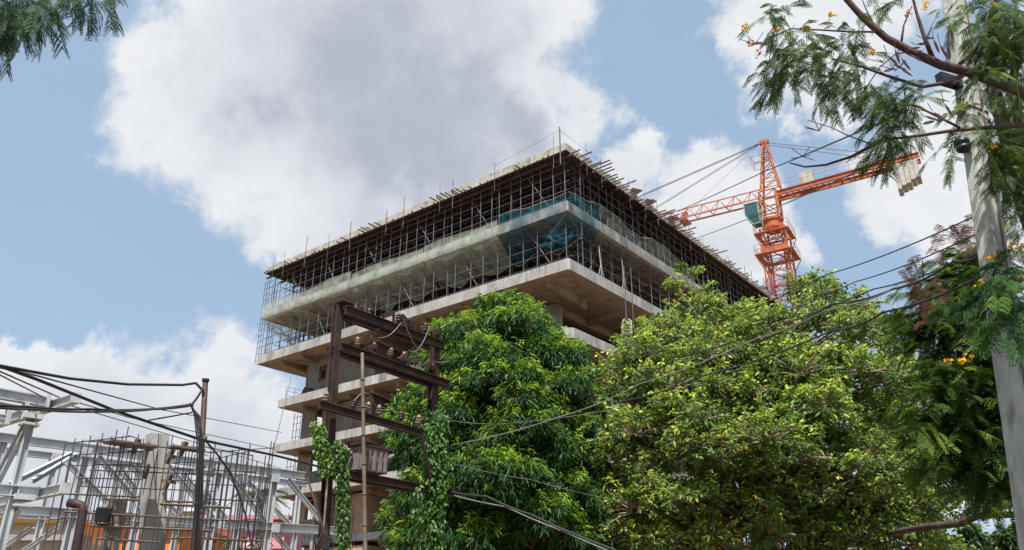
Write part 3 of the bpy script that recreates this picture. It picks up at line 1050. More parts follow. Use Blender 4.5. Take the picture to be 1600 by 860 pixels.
def mesh_np(name, verts, quads, tint, m, parent, smooth=False):
    off = np.zeros(3)
    p = parent
    while p is not None:
        off += np3(p.location)
        p = p.parent
    me = bpy.data.meshes.new(name)
    nv, nf = len(verts), len(quads)
    me.vertices.add(nv)
    me.vertices.foreach_set('co', (verts - off).astype(np.float32).ravel())
    me.loops.add(nf * 4)
    me.loops.foreach_set('vertex_index', quads.astype(np.int32).ravel())
    me.polygons.add(nf)
    me.polygons.foreach_set('loop_start', np.arange(0, nf * 4, 4, dtype=np.int32))
    me.update(calc_edges=True)
    if tint is not None:
        ca = me.color_attributes.new('tint', 'FLOAT_COLOR', 'POINT')
        ca.data.foreach_set('color', np.concatenate([tint, np.ones((nv, 1))], 1).astype(np.float32).ravel())
    me.materials.append(M[m])
    if smooth:
        me.polygons.foreach_set('use_smooth', [True] * nf)
    o = bpy.data.objects.new(name, me)
    COL.objects.link(o)
    o.parent = parent
    return o


def blades(base, d, L, Wd, tint, droop=.25, fold=.25, shape=(.35, .72, 1.0, .75)):
    """folded leaf blades; returns verts (n*6,3), quads (n*2,4), tint per vertex"""
    n = len(base)
    d = norm(d)
    rnd = norm(nrng.normal(size=(n, 3)))
    up = norm(np.cross(d, rnd))
    up = norm(up + np.array([0, 0, .7]) * (1 - np.abs(d[:, 2:3])))
    s = norm(np.cross(d, up))
    up = np.cross(s, d)
    L, Wd = L[:, None], Wd[:, None]
    dn = np.array([0, 0, -1.0])

    def pt(f, w):
        return base + d * L * f + s * Wd * w * .5 + up * Wd * abs(w) * fold + dn * L * droop * f * f
    a, b, wa, wb = shape
    V = np.stack([pt(0, 0), pt(a, wa), pt(b, wb), pt(1, 0), pt(b, -wb), pt(a, -wa)], 1).reshape(-1, 3)
    k = np.arange(n)[:, None] * 6
    Q = np.concatenate([k + np.array([[0, 1, 2, 3]]), k + np.array([[0, 3, 4, 5]])], 0)
    T = np.repeat(tint, 6, 0)
    return V, Q, T


def in_poly(x, y, poly):
    c = False
    j = len(poly) - 1
    for i in range(len(poly)):
        xi, yi = poly[i]
        xj, yj = poly[j]
        if (yi > y) != (yj > y) and x < (xj - xi) * (y - yi) / (yj - yi) + xi:
            c = not c
        j = i
    return c


def edge_dist(x, y, poly):
    best = 1e9
    for i in range(len(poly)):
        (x0, y0), (x1, y1) = poly[i], poly[(i + 1) % len(poly)]
        t = max(0, min(1, ((x - x0) * (x1 - x0) + (y - y0) * (y1 - y0)) / max(1e-6, (x1 - x0) ** 2 + (y1 - y0) ** 2)))
        best = min(best, math.hypot(x - x0 - t * (x1 - x0), y - y0 - t * (y1 - y0)))
    return best


def lumps_in(poly, Yc, halfdepth, count, r0, r1, r2, gap=.75, holes=()):
    """clump centres filling a rounded crown whose profile is poly"""
    xs = [p[0] for p in poly]
    ys = [p[1] for p in poly]
    out = []
    tries = 0
    while len(out) < count and tries < count * 60:
        tries += 1
        x, y = r2.uniform(min(xs), max(xs)), r2.uniform(min(ys), max(ys))
        if not in_poly(x, y, poly) or any(math.hypot(x - hx, y - hy) < hr for hx, hy, hr in holes):
            continue
        e = edge_dist(x, y, poly)
        r = r2.uniform(r0, r1)
        rpx = r * F_PX / (Yc * 1.06)
        if e < rpx * .62:
            continue
        th = min(1, (e / 150)) ** .5
        Y = Yc + r2.choice((-1, -1, 1)) * halfdepth * th * r2.uniform(.35, 1)
        c = P(x, y, Y)
        if any((c - c2).length < gap * (r + rr) * .5 for c2, rr in out):
            continue
        out.append((c, r))
    return out


def tree(name, label, trunk_pts, trunk_r, lumps, tips_m2, per, L, Wd, cols, droop, spread, m_leaf, m_bark, seed, young=.3, hang=.5, twig_r=.012, group=None, down=.35, dome=-.6, shoot=1.4):
    r2 = random.Random(seed)
    root = thing(name, label, 'tree', trunk_pts[0], group)
    root.location.z = 0
    tp = [Vector(p) for p in trunk_pts]
    n = len(tp)
    MB().tube(tp, [trunk_r * (1 - .55 * i / (n - 1)) * (1.25 if i == 0 else 1) for i in range(n)], 10).build('trunk', m_bark, root, True)
    mb, mt = MB(), MB()
    tips, dirs, age = [], [], []
    for (c, r) in lumps:
        # limb from the trunk to the clump, rising as limbs do
        j = min(range(n), key=lambda i: (tp[i] - c).length + (0 if tp[i].z < c.z else 2.0))
        s = tp[j]
        mid = s.lerp(c, .5) + Vector((r2.uniform(-.3, .3), r2.uniform(-.3, .3), r2.uniform(-.1, .35)))
        R0 = min(trunk_r * .35, .03 + .012 * (c - s).length)
        mb.tube([s, s.lerp(mid, .5) + Vector((0, 0, .08)), mid, c], [R0, R0 * .75, R0 * .55, R0 * .3], 5, False)
        k = int(4 * math.pi * r * r * tips_m2 * .75)
        for _ in range(k):
            v = Vector((r2.gauss(0, 1), r2.gauss(0, 1), r2.gauss(.25, .95))).normalized()
            if v.z < dome or (v.z < dome + .35 and r2.random() < .5):
                continue
            rr = r * (r2.uniform(.62, 1.0) if r2.random() < .8 else r2.uniform(1.0, shoot))
            p = c + Vector((v.x * rr, v.y * rr, v.z * rr * .85))
            if r2.random() < (.6 if twig_r > .015 else .35):
                mt.tube([c.lerp(p, .15), c.lerp(p, .6) + Vector((0, 0, .04)), p], [twig_r, twig_r * .7, twig_r * .4], 3, False)
            tips.append(p)
            dirs.append(v)
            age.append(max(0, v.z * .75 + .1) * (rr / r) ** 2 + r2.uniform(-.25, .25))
    lo = mb.build('limbs', m_bark, root, True)
    if mt.v and trunk_r > .255:
        mt.build('twigs', m_bark, lo)
    tips, dirs, age = np.array([tuple(t) for t in tips]), np.array([tuple(d) for d in dirs]), np.array(age)
    nt_ = len(tips)
    base = np.repeat(tips, per, 0)
    dd = np.repeat(dirs, per, 0)
    rnd = norm(nrng.normal(size=(nt_ * per, 3)))
    rnd[:, 2] *= .6
    d = norm(dd * (1 - spread) + rnd * spread + np.array([0, 0, -hang]))
    base = base + nrng.normal(size=base.shape) * down * .12 - np.repeat(dirs, per, 0) * nrng.uniform(0, down * .5, (nt_ * per, 1))
    ln = L * nrng.uniform(.45, 1.35, nt_ * per)
    wd = Wd * nrng.uniform(.7, 1.2, nt_ * per)
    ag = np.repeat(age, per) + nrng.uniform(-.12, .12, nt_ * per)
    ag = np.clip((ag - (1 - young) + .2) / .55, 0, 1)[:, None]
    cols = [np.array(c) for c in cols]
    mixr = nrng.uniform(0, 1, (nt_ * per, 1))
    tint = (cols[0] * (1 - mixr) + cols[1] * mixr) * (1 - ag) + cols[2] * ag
    odd = nrng.uniform(0, 1, nt_ * per)
    if len(cols) > 3:
        tint[odd < .055] = cols[3]
    tint = np.clip(tint * nrng.uniform(.75, 1.25, (nt_ * per, 1)), 0, 1)
    V, Q, T = blades(base, d, ln, wd, tint, droop)
    mesh_np('crown', V, Q, T, m_leaf, root)
    return root


# centre tree: drooping lance-shaped leaves
polyA = [(795, 447), (822, 455), (842, 478), (858, 498), (880, 520), (908, 533), (925, 560), (936, 605), (950, 650), (962, 720), (968, 800), (965, 905), (612, 905), (606, 820), (625, 760), (618, 700), (600, 652), (618, 620), (645, 585), (660, 545), (676, 515), (702, 500), (738, 492), (757, 470), (775, 452)]
rA = random.Random(21)
lumA = lumps_in(polyA, 21.5, 2.6, 170, .42, .85, rA, .68)
for (x, y, r) in ((795, 462, .30), (780, 478, .4), (812, 474, .35), (835, 492, .4), (700, 515, .42), (680, 530, .35), (662, 560, .35), (612, 645, .3), (606, 655, .25), (740, 505, .4), (860, 515, .35), (905, 548, .36), (628, 625, .3), (622, 690, .3), (608, 810, .3)):
    lumA.append((P(x, y, 21.5 + rA.uniform(-.6, .6)), r))
bA = P(785, 905, 21.8)
tree('lance_leaf_tree', 'dense green tree with drooping leaves between the rusty frame and the broad tree',
     [Vector((bA.x, bA.y, 0)), Vector((bA.x + .1, bA.y, 2.2)), Vector((bA.x - .1, bA.y + .1, 4.2)), Vector((bA.x + .05, bA.y, 6.2)), Vector((bA.x + .15, bA.y, 8.6))], .26,
     lumA, 36, 12, .165, .029, [(.018, .068, .016), (.036, .118, .022), (.29, .45, .035)], .40, .5, 'leaf', 'bark', 5, young=.55, hang=.34, dome=-.5, shoot=1.22)

# broad tree on the right: smaller oval leaves, many of them yellowing, twigs showing
polyB = [(1062, 403), (1085, 412), (1112, 438), (1128, 462), (1150, 470), (1180, 466), (1200, 478), (1216, 490), (1238, 465), (1225, 425), (1250, 418), (1290, 428), (1310, 440), (1345, 452), (1372, 478), (1398, 490), (1418, 500), (1440, 540), (1455, 600), (1480, 660), (1500, 740), (1505, 820), (1500, 905), (955, 905), (940, 800), (935, 700), (928, 640), (930, 580), (955, 548), (975, 525), (1010, 498), (1042, 486), (1038, 440), (1048, 415)]
rB = random.Random(33)
lumB = lumps_in(polyB, 21.5, 3.4, 280, .45, .95, rB, .70, holes=((1425, 545, 22), (1150, 790, 30), (1090, 740, 20), (1300, 700, 20), (1200, 640, 18), (1010, 660, 16), (1390, 640, 18), (1120, 560, 14)))
for (x, y, r) in ((1064, 420, .28), (1085, 428, .32), (1056, 445, .35), (1100, 452, .35), (1120, 468, .3), (1150, 482, .3), (1182, 478, .28), (1232, 432, .22), (1250, 440, .3), (1275, 436, .3), (1300, 446, .3), (1340, 462, .32), (1370, 490, .3), (1400, 500, .3), (1212, 484, .22), (1010, 510, .3), (975, 540, .3)):
    lumB.append((P(x, y, 21.5 + rB.uniform(-1, 1)), r))
bB = P(1215, 905, 22)
tree('broad_tree', 'broad crowned tree with yellowing leaves below the orange crane', [Vector((bB.x, bB.y, 0)), Vector((bB.x + .2, bB.y, 2.0)), Vector((bB.x - .2, bB.y, 3.6)), Vector((bB.x - .1, bB.y, 5.5)), Vector((bB.x, bB.y, 7.2))], .34,
     lumB, 17, 9, .132, .062, [(.088, .168, .034), (.160, .262, .050), (.45, .56, .075), (.48, .38, .05)], .22, .72, 'leaf', 'greybark', 9, young=.48, hang=.12, twig_r=.018, dome=-.40)

# ------------------------------------------------------------------ feathery trees: doubly pinnate fronds


def fronds(bases, dirs, lens, tints, npin=9, nleaf=9, droop=.35, LW=.30):
    """each frond: a rachis with paired pinnae, each pinna with paired leaflets"""
    V, Q, T = [], [], []
    nv = 0
    for b, d, L, tc_ in zip(bases, dirs, lens, tints):
        d = norm(np3(d))
        side = norm(np.cross(d, np.array([0, 0, 1.0])) + nrng.normal(size=3) * .25)
        upv = np.cross(side, d)
        f = np.linspace(.16, 1, npin)
        roll = nrng.uniform(-.3, .3)
        for i, fi in enumerate(f):
            base = b + d * L * fi - np.array([0, 0, 1.0]) * L * droop * fi * fi
            pl_ = L * .36 * math.sin(math.pi * (.22 + .68 * (1 - abs(fi - .45))))
            for sg in (-1, 1):
                pd = norm(side * sg + d * (.55 + .5 * fi) - np.array([0, 0, 1.0]) * (.35 + nrng.uniform(0, .3)) + upv * roll * sg)
                g_ = np.linspace(.10, 1, nleaf)[:, None]
                mids = base + pd * pl_ * g_ - np.array([0, 0, 1.0]) * pl_ * .30 * g_ ** 2
                ll = pl_ * LW * (1.15 - .55 * g_)
                perp = norm(np.cross(pd, upv + nrng.normal(size=3) * .2))
                w = pl_ / nleaf * .60
                for s2 in (-1, 1):
                    ld = norm(perp * s2 + pd * .45)
                    p0 = mids
                    p1 = mids + ld * ll * .5 + pd * w
                    p2 = mids + ld * ll
                    p3 = mids + ld * ll * .5 - pd * w
                    V.append(np.stack([p0, p1, p2, p3], 1).reshape(-1, 3))
                    k = np.arange(nleaf)[:, None] * 4 + nv
                    Q.append(k + np.array([[0, 1, 2, 3]]))
                    nv += nleaf * 4
                    T.append(np.repeat(np.clip(tc_ * nrng.uniform(.8, 1.2), 0, 1)[None, :], nleaf * 4, 0))
    return np.concatenate(V), np.concatenate(Q), np.concatenate(T)


def frond_set(spots, Ln, cols, aim, spread=.8, seed=1):
    """spots: (px, py, radius px, count, Y) -> lists for fronds()"""
    r2 = random.Random(seed)
    bs, ds, ls, ts = [], [], [], []
    for (x, y, rad, cnt, Y) in spots:
        for _ in range(cnt):
            a, q = r2.uniform(0, 6.283), rad * math.sqrt(r2.random())
            bs.append(np3(P(x + math.cos(a) * q, y + math.sin(a) * q, Y + r2.uniform(-.5, .5))))
            ds.append(np3(Vector(aim) + Vector((r2.gauss(0, spread), r2.gauss(0, spread), r2.gauss(0, spread * .5)))))
            ls.append(Ln * r2.uniform(.7, 1.15))
            u = r2.random()
            ts.append(np.array(cols[0]) * (1 - u) + np.array(cols[1]) * u if r2.random() > .12 else np.array(cols[2]))
    return bs, ds, ls, ts


def flowers(root, spots, r, m, seed, name='flower_cluster'):
    r2 = random.Random(seed)
    for (x, y, Y) in spots:
        mb = MB()
        c = P(x, y, Y)
        for _ in range(16):
            v = Vector((r2.gauss(0, 1), r2.gauss(0, 1), r2.gauss(.1, 1))).normalized()
            p = c + v * r * r2.uniform(.3, 1)
            s = v.orthogonal().normalized() * r * .36
            t = v.cross(s).normalized() * r * .28
            mb.add([p - s, p + t + v * r * .15, p + s, p - t + v * r * .1], [(0, 1, 2, 3)])
        mb.build(name, m, root)


# roadside tree whose boughs hang into the top right of the view
ft = thing('feathery_tree', 'feathery leaved tree with yellow flowers arching over the concrete pole', 'tree', (8.1, 9.6, 0))
tk = [Vector((8.1, 9.6, 0)), Vector((7.9, 9.6, 2.2)), P(1640, 420, 9.6), P(1598, 310, 9.6), P(1572, 210, 9.7), P(1552, 140, 9.8), P(1548, 60, 9.8), P(1560, -60, 9.9)]
MB().tube(tk, [.22, .19, .13, .12, .10, .09, .07, .05], 10).build('trunk', 'bark', ft, True)
MB().tube([P(1640, 420, 9.6), P(1605, 300, 9.4), P(1592, 200, 9.3), P(1585, 120, 9.2), P(1600, 20, 9.2)], [.10, .08, .06, .05, .03], 8).build('trunk', 'bark', ft, True)
Yb = 6.6
limb_px = [([(1660, 190, 8.6), (1600, 146, 7.2), (1560, 130, 6.9), (1510, 112, 6.7), (1470, 102, 6.6), (1425, 82, 6.6), (1385, 60, 6.6), (1350, 30, 6.6), (1318, -6, 6.6), (1290, -50, 6.6)], .085),
           ([(1505, 118, 6.7), (1475, 130, 6.65), (1440, 136, 6.6), (1390, 120, 6.55), (1345, 104, 6.5), (1300, 92, 6.5)], .032),
           ([(1460, 98, 6.6), (1445, 60, 6.6), (1432, 20, 6.55), (1420, -30, 6.5)], .035),
           ([(1408, 70, 6.6), (1412, 40, 6.6), (1425, 10, 6.6)], .018),
           ([(1368, 50, 6.6), (1330, 50, 6.55), (1280, 47, 6.5), (1235, 45, 6.5), (1200, 62, 6.5)], .016),
           ([(1660, 215, 8.4), (1598, 195, 7.4), (1540, 200, 7.0), (1490, 204, 6.8), (1430, 213, 6.7), (1385, 218, 6.6)], .04),
           ([(1500, 200, 6.8), (1460, 180, 6.75), (1430, 165, 6.7), (1405, 165, 6.65)], .02),
           ([(1362, 228, 6.6), (1330, 245, 6.6), (1290, 258, 6.55), (1258, 261, 6.5), (1234, 255, 6.5)], .022),
           ([(1385, 218, 6.6), (1362, 228, 6.6)], .03),
           ([(1362, 226, 6.6), (1325, 212, 6.55), (1300, 200, 6.5), (1262, 188, 6.5)], .010),
           ([(1390, 225, 6.6), (1375, 265, 6.6), (1368, 280, 6.6)], .012),
           ([(1370, 48, 6.6), (1352, 12, 6.6), (1340, -20, 6.6)], .012),
           ([(1390, 62, 6.6), (1360, 30, 6.7), (1300, -20, 6.7)], .010),
           ([(1440, 80, 6.6), (1400, 84, 6.6), (1375, 105, 6.6), (1345, 150, 6.55), (1330, 180, 6.5)], .012),
           ([(1500, 100, 6.7), (1530, 70, 6.9), (1545, 20, 7.0), (1560, -30, 7.2)], .03),
           ([(1545, 128, 6.9), (1560, 80, 7.0), (1590, 40, 7.2)], .025)]
for pts, r in limb_px:
    q = [P(*p) for p in pts]
    MB().tube(q, [.74 * r * (1 - .6 * i / (len(q) - 1)) for i in range(len(q))], 7).build('bough', 'redbark', ft, True)
GR = [(.036, .072, .018), (.068, .118, .024), (.18, .24, .04)]
spots = [(1210, 22, 22, 7, 6.5), (1235, 55, 22, 4, 6.5), (1265, 80, 28, 14, 6.5), (1235, 98, 26, 16, 6.5), (1215, 112, 18, 8, 6.5), (1300, 100, 28, 12, 6.5), (1290, 130, 18, 8, 6.5), (1330, 75, 26, 7, 6.55), (1310, 60, 20, 5, 6.5), (1345, 130, 28, 14, 6.5),
         (1375, 150, 30, 22, 6.55), (1400, 175, 30, 26, 6.6), (1390, 200, 22, 14, 6.6), (1420, 150, 26, 12, 6.6), (1440, 140, 18, 6, 6.6), (1385, 228, 16, 9, 6.6), (1410, 222, 18, 7, 6.65), (1405, 0, 20, 6, 6.6), (1365, 4, 18, 4, 6.6),
         (1490, 20, 24, 12, 6.9), (1530, 20, 28, 18, 7.1), (1575, 20, 28, 20, 7.2), (1555, 70, 26, 20, 7.1), (1590, 80, 24, 18, 7.2), (1540, 110, 14, 7, 7.0), (1515, 150, 18, 7, 6.8), (1490, 165, 14, 5, 6.7), (1515, 185, 14, 6, 6.8), (1482, 235, 16, 6, 6.8), (1550, 205, 20, 10, 7.0), (1565, 235, 24, 14, 7.2), (1570, 270, 18, 8, 7.4), (1590, 215, 18, 8, 7.4), (1570, 120, 24, 14, 9.9), (1590, 170, 22, 12, 9.9), (1600, 40, 22, 12, 9.5), (1545, 50, 16, 8, 7.0), (1585, 260, 22, 14, 9.8), (1600, 310, 18, 10, 9.6), (1530, 60, 20, 10, 9.7), (1560, 10, 22, 12, 9.8), (1580, 140, 22, 12, 9.5), (1560, 320, 16, 6, 9.7), (1600, 240, 20, 10, 9.4), (1590, 350, 18, 8, 9.6), (1540, 175, 16, 6, 9.9)]
spots = [(x, y, q * 1.0, int(c * (1.75 if x < 1350 else 2.5 if x > 1535 else 1.15)), Y) for x, y, q, c, Y in spots]
b_, d_, l_, t_ = frond_set(spots, .26, GR, (-.4, -.2, -.42), .6, 4)
V_, Q_, T_ = fronds(b_, d_, l_, t_, 10, 8, .33)
mesh_np('crown', V_, Q_, T_, 'frond', ft)
# low sprays in front of the pole
b_, d_, l_, t_ = frond_set([(1560, 425, 26, 10, 7.4), (1590, 440, 26, 14, 7.4), (1580, 470, 26, 14, 7.4), (1555, 450, 24, 8, 7.3), (1600, 490, 24, 14, 7.4), (1570, 495, 16, 8, 7.4), (1610, 400, 26, 8, 7.5)], .40, [(.032, .085, .026), (.055, .14, .03), (.13, .24, .04)], (-.7, -.2, -.3), .5, 6)
V_, Q_, T_ = fronds(b_, d_, l_, t_, 9, 9)
mesh_np('low_sprays', V_, Q_, T_, 'frond', ft)
MB().tube([P(1680, 440, 8.6), P(1610, 430, 7.7), P(1575, 445, 7.4), P(1545, 455, 7.3)], [.05, .03, .02, .01], 6).build('bough', 'redbark', ft, True)
flowers(ft, [(1300, 24, 6.5), (1260, 46, 6.5), (1362, 82, 6.5), (1446, 8, 6.5), (1163, 42, 6.5), (1213, 48, 6.5), (1550, 231, 6.9), (1563, 235, 6.9), (1582, 384, 7.3), (1594, 388, 7.3), (1552, 401, 7.2), (1543, 405, 7.2), (1530, 445, 7.3)], .055, 'petal', 3)
flowers(ft, [(1185, 84, 6.5), (1172, 66, 6.5), (1420, 22, 6.5)], .05, 'petalred', 5)
mb = MB()
for (x, y, a) in ((1440, 69, -.3), (1428, 76, -.4), (1463, 72, 1.3), (1474, 80, 1.2), (1483, 82, 1.6), (1450, 60, -.2), (1430, 90, .5), (1395, 95, .9), (1405, 105, .3), (1388, 110, -.5), (1415, 112, .6), (1183, 68, -.3), (1200, 70, -.2), (1455, 185, .2), (1468, 182, .6), (1482, 172, 1.1), (1450, 192, -.4), (1415, 100, 1.0), (1402, 88, 1.4)):
    c = P(x, y, 6.5)
    mb = MB()
    d = Vector((math.cos(a), .2, -math.sin(a)))
    e = Vector((math.sin(a), .1, math.cos(a))) * .019
    mb.add([c - d * .08, c - d * .02 + e, c + d * .05 + e * .8, c + d * .09, c + d * .05 - e * .8, c - d * .02 - e], [(0, 1, 2, 3), (0, 3, 4, 5)])
    mb.tube([c - d * .08, c - d * .15 + Vector((.02, 0, .05))], .004, 4)
    mb.build('seed_pod', 'pod', ft)
for (x, y) in ((1205, 75), (1180, 70), (1330, 170), (1310, 175), (1280, 205), (1400, 110), (1380, 98), (1255, 245)):
    c = P(x, y, 6.5)
    mb = MB()
    for _ in range(5):
        mb.tube([c, c + Vector((rng.uniform(-.14, .1), rng.uniform(-.1, .1), rng.uniform(-.1, .14)))], .004, 4)
    mb.build('bare_twig', 'pod', ft)

# second feathery tree behind the pole, with reddish young shoots
f2 = thing('red_tipped_tree', 'dark feathery tree with reddish shoots behind the concrete pole', 'tree', (11.6, 13.2, 0))
tk2 = [Vector((11.6, 13.2, 0)), P(1680, 700, 13.2), P(1640, 600, 13.2), P(1590, 520, 13.2), P(1545, 450, 13.1), P(1520, 400, 13.0)]
MB().tube(tk2, [.2, .17, .14, .11, .07, .03], 9).build('trunk', 'bark', f2, True)
for pts in ([(1640, 600, 13.2), (1560, 590, 12.8), (1500, 600, 12.4), (1450, 640, 12.0)], [(1590, 520, 13.2), (1530, 500, 12.8), (1480, 490, 12.5), (1440, 500, 12.3)], [(1680, 700, 13.2), (1590, 690, 12.5), (1520, 700, 12.2), (1460, 710, 12)], [(1590, 520, 13.2), (1540, 540, 12.6), (1490, 560, 12.2)], [(1545, 450, 13.1), (1490, 430, 12.9), (1445, 440, 12.7)]):
    q = [P(*p) for p in pts]
    MB().tube(q, [.06, .045, .03, .012][:len(q)], 6).build('bough', 'bark', f2, True)
spots = [(1440, 455, 22, 12, 12.6), (1470, 440, 26, 16, 12.7), (1500, 420, 28, 20, 12.8), (1530, 400, 22, 14, 12.9), (1450, 490, 26, 16, 12.5), (1490, 480, 30, 26, 12.7), (1530, 460, 30, 26, 12.8), (1570, 430, 26, 16, 13), (1440, 520, 20, 10, 12.4), (1480, 530, 30, 22, 12.5), (1530, 520, 34, 28, 12.6), (1570, 500, 30, 20, 12.8),
         (1470, 580, 24, 14, 12.1), (1510, 570, 30, 24, 12.3), (1550, 570, 26, 20, 12.5), (1450, 620, 22, 10, 12.0), (1490, 620, 30, 22, 12.1), (1535, 620, 30, 24, 12.3), (1575, 600, 26, 18, 12.4), (1450, 665, 24, 14, 11.9), (1490, 670, 30, 22, 12), (1540, 670, 32, 24, 12.1), (1580, 660, 26, 18, 12.2), (1460, 710, 24, 12, 11.9), (1505, 715, 30, 18, 12), (1550, 715, 30, 20, 12), (1590, 710, 26, 16, 12.1), (1560, 755, 26, 12, 12), (1600, 760, 24, 12, 12.1), (1600, 560, 24, 14, 12.6), (1615, 640, 24, 12, 12.4), (1515, 750, 22, 8, 12)]
spots = [(x, y, q * 1.05, int(c * 1.9), Y) for x, y, q, c, Y in spots]
b_, d_, l_, t_ = frond_set(spots, .55, [(.050, .105, .020), (.095, .165, .030), (.18, .26, .04)], (-.55, -.5, -.15), .65, 14)
V_, Q_, T_ = fronds(b_, d_, l_, t_, 11, 7)
mesh_np('crown', V_, Q_, T_, 'frond', f2)
b_, d_, l_, t_ = frond_set([(1475, 405, 22, 12, 12.5), (1500, 380, 18, 10, 12.7), (1520, 368, 10, 6, 12.8), (1432, 470, 14, 8, 12.1), (1465, 488, 16, 9, 12.0), (1440, 440, 14, 6, 12.2), (1448, 505, 14, 6, 12.0), (1585, 410, 14, 10, 12.6)], .36, [(.15, .065, .055), (.20, .10, .08), (.10, .12, .04)], (-.3, -.4, .4), .7, 15)
V_, Q_, T_ = fronds(b_, d_, l_, t_, 8, 7, .1)
mesh_np('young_shoots', V_, Q_, T_, 'frond', f2)
flowers(f2, [(1480, 566, 11.6), (1502, 565, 11.6), (1512, 556, 11.6), (1508, 662, 11.5), (1495, 470, 11.9)], .085, 'petal', 8)
# long bare bough crossing low on the right
MB().tube([P(1660, 800, 14.5), P(1600, 804, 15), P(1530, 806, 15.4), P(1500, 818, 15.6), P(1440, 824, 17.5), P(1395, 832, 18.8), P(1330, 838, 20.2), P(1260, 860, 21.5)], [.08, .055, .06, .07, .065, .06, .05, .04], 8).build('bough', 'bark', f2, True)
MB().tube([P(1500, 818, 15.6), P(1515, 795, 15.6), P(1535, 772, 15.6), P(1545, 750, 15.6)], [.06, .045, .035, .02], 7).build('bough', 'bark', f2, True)
MB().tube([P(1535, 806, 15.4), P(1560, 795, 15.3), P(1595, 785, 15.2), P(1650, 770, 15)], [.045, .035, .03, .02], 7).build('bough', 'bark', f2, True)

# leafy bough of a tree standing outside the view on the left
f3 = thing('overhanging_tree', 'feathery leaved bough hanging into the top left corner', 'tree', (-6.2, 4.6, 0))
tk3 = [Vector((-6.2, 4.6, 0)), Vector((-6.1, 4.6, 3)), Vector((-5.8, 4.7, 5.6)), P(-160, -60, 5.2), P(-40, -25, 5.1), P(60, -25, 5.0), P(150, -40, 5.0)]
MB().tube(tk3, [.22, .2, .16, .10, .06, .035, .02], 9).build('trunk', 'bark', f3, True)
MB().tube([P(-40, -25, 5.1), P(5, 15, 5.0), P(25, 50, 5.0)], [.035, .02, .008], 6).build('bough', 'bark', f3, True)
spots = [(10, 10, 18, 12, 5), (40, 5, 20, 14, 5), (75, 0, 18, 12, 5), (25, 28, 14, 10, 5), (55, 25, 14, 8, 5), (0, 40, 14, 8, 5), (110, -8, 14, 7, 5), (145, -8, 14, 7, 5), (-20, 20, 20, 8, 5), (125, -25, 20, 8, 5), (170, -14, 8, 4, 5)]
spots = [(x, y, q, int(c * 1.7), Y) for x, y, q, c, Y in spots]
b_, d_, l_, t_ = frond_set(spots, .23, [(.022, .055, .025), (.040, .085, .030), (.08, .13, .04)], (.25, -.1, -.7), .45, 24)
V_, Q_, T_ = fronds(b_, d_, l_, t_, 8, 9, .25)
mesh_np('crown', V_, Q_, T_, 'frond', f3)

# far trees low on the right, and a palm behind the steel frame
rF = random.Random(5)
for (x, y, Y, s, lab) in ((1530, 850, 62, 2.2, 'far round green tree under the bare bough, nearer the broad tree'), (1575, 842, 66, 2.6, 'far round green tree at the lower right corner, tallest of its row'), (1490, 858, 58, 2.0, 'far pale green tree half hidden by the broad tree'), (1625, 850, 60, 2.3, 'far tree at the right edge behind the concrete pole')):
    c = P(x, y, Y)
    lm = [(c + Vector((rF.uniform(-1, 1) * s, rF.uniform(-1, 1) * s, rF.uniform(-1.2, .2) * s)), rF.uniform(.6, 1.0) * s * .5) for _ in range(16)]
    tree('far_tree', lab, [Vector((c.x, c.y, 0)), Vector((c.x, c.y, c.z * .45)), Vector((c.x, c.y, c.z * .8))], .25, lm, 5, 8, .5, .26, [(.04, .085, .025), (.07, .12, .03), (.16, .21, .05)], .3, .7, 'leaf', 'bark', int(x), .3, .2, .03, 'far trees beyond the road')

pc = P(408, 778, 36)
pm = thing('palm_tree', 'small palm tree behind the pink house', 'palm tree', (pc.x, pc.y, 0))
MB().tube([Vector((pc.x, pc.y, 0)), Vector((pc.x + .1, pc.y, pc.z * .5)), pc], [.2, .15, .13], 9).build('trunk', 'greybark', pm, True)
bs, ds = [], []
for k in range(26):
    a = k * 2.4
    bs.append(pc)
    ds.append(Vector((math.cos(a), math.sin(a), rng.uniform(-.1, 1.1))))
V_, Q_, T_ = [], [], []
nv = 0
for d in ds:
    d = d.normalized()
    L_ = rng.uniform(1.1, 1.5)
    s_ = d.cross(Vector((0, 0, 1))).normalized()
    for i in range(14):
        f = .12 + .88 * i / 13
        b0 = pc + d * L_ * f - Vector((0, 0, 1)) * L_ * .55 * f * f
        for sg in (-1, 1):
            e = b0 + (s_ * sg + d * .7 - Vector((0, 0, .45))).normalized() * .42 * (1.1 - .6 * f)
            w = d * .03
            for p in (b0 - w, b0 + w, e, e - w * .2):
                V_.append(tuple(p))
            Q_.append([nv, nv + 1, nv + 2, nv + 3])
            nv += 4
cols = np.repeat(nrng.uniform(.7, 1.3, (nv // 4, 1)), 4, 0) * np.array([[.07, .12, .045]])
mesh_np('palm_fronds', np.array(V_), np.array(Q_), cols, 'frond', pm)


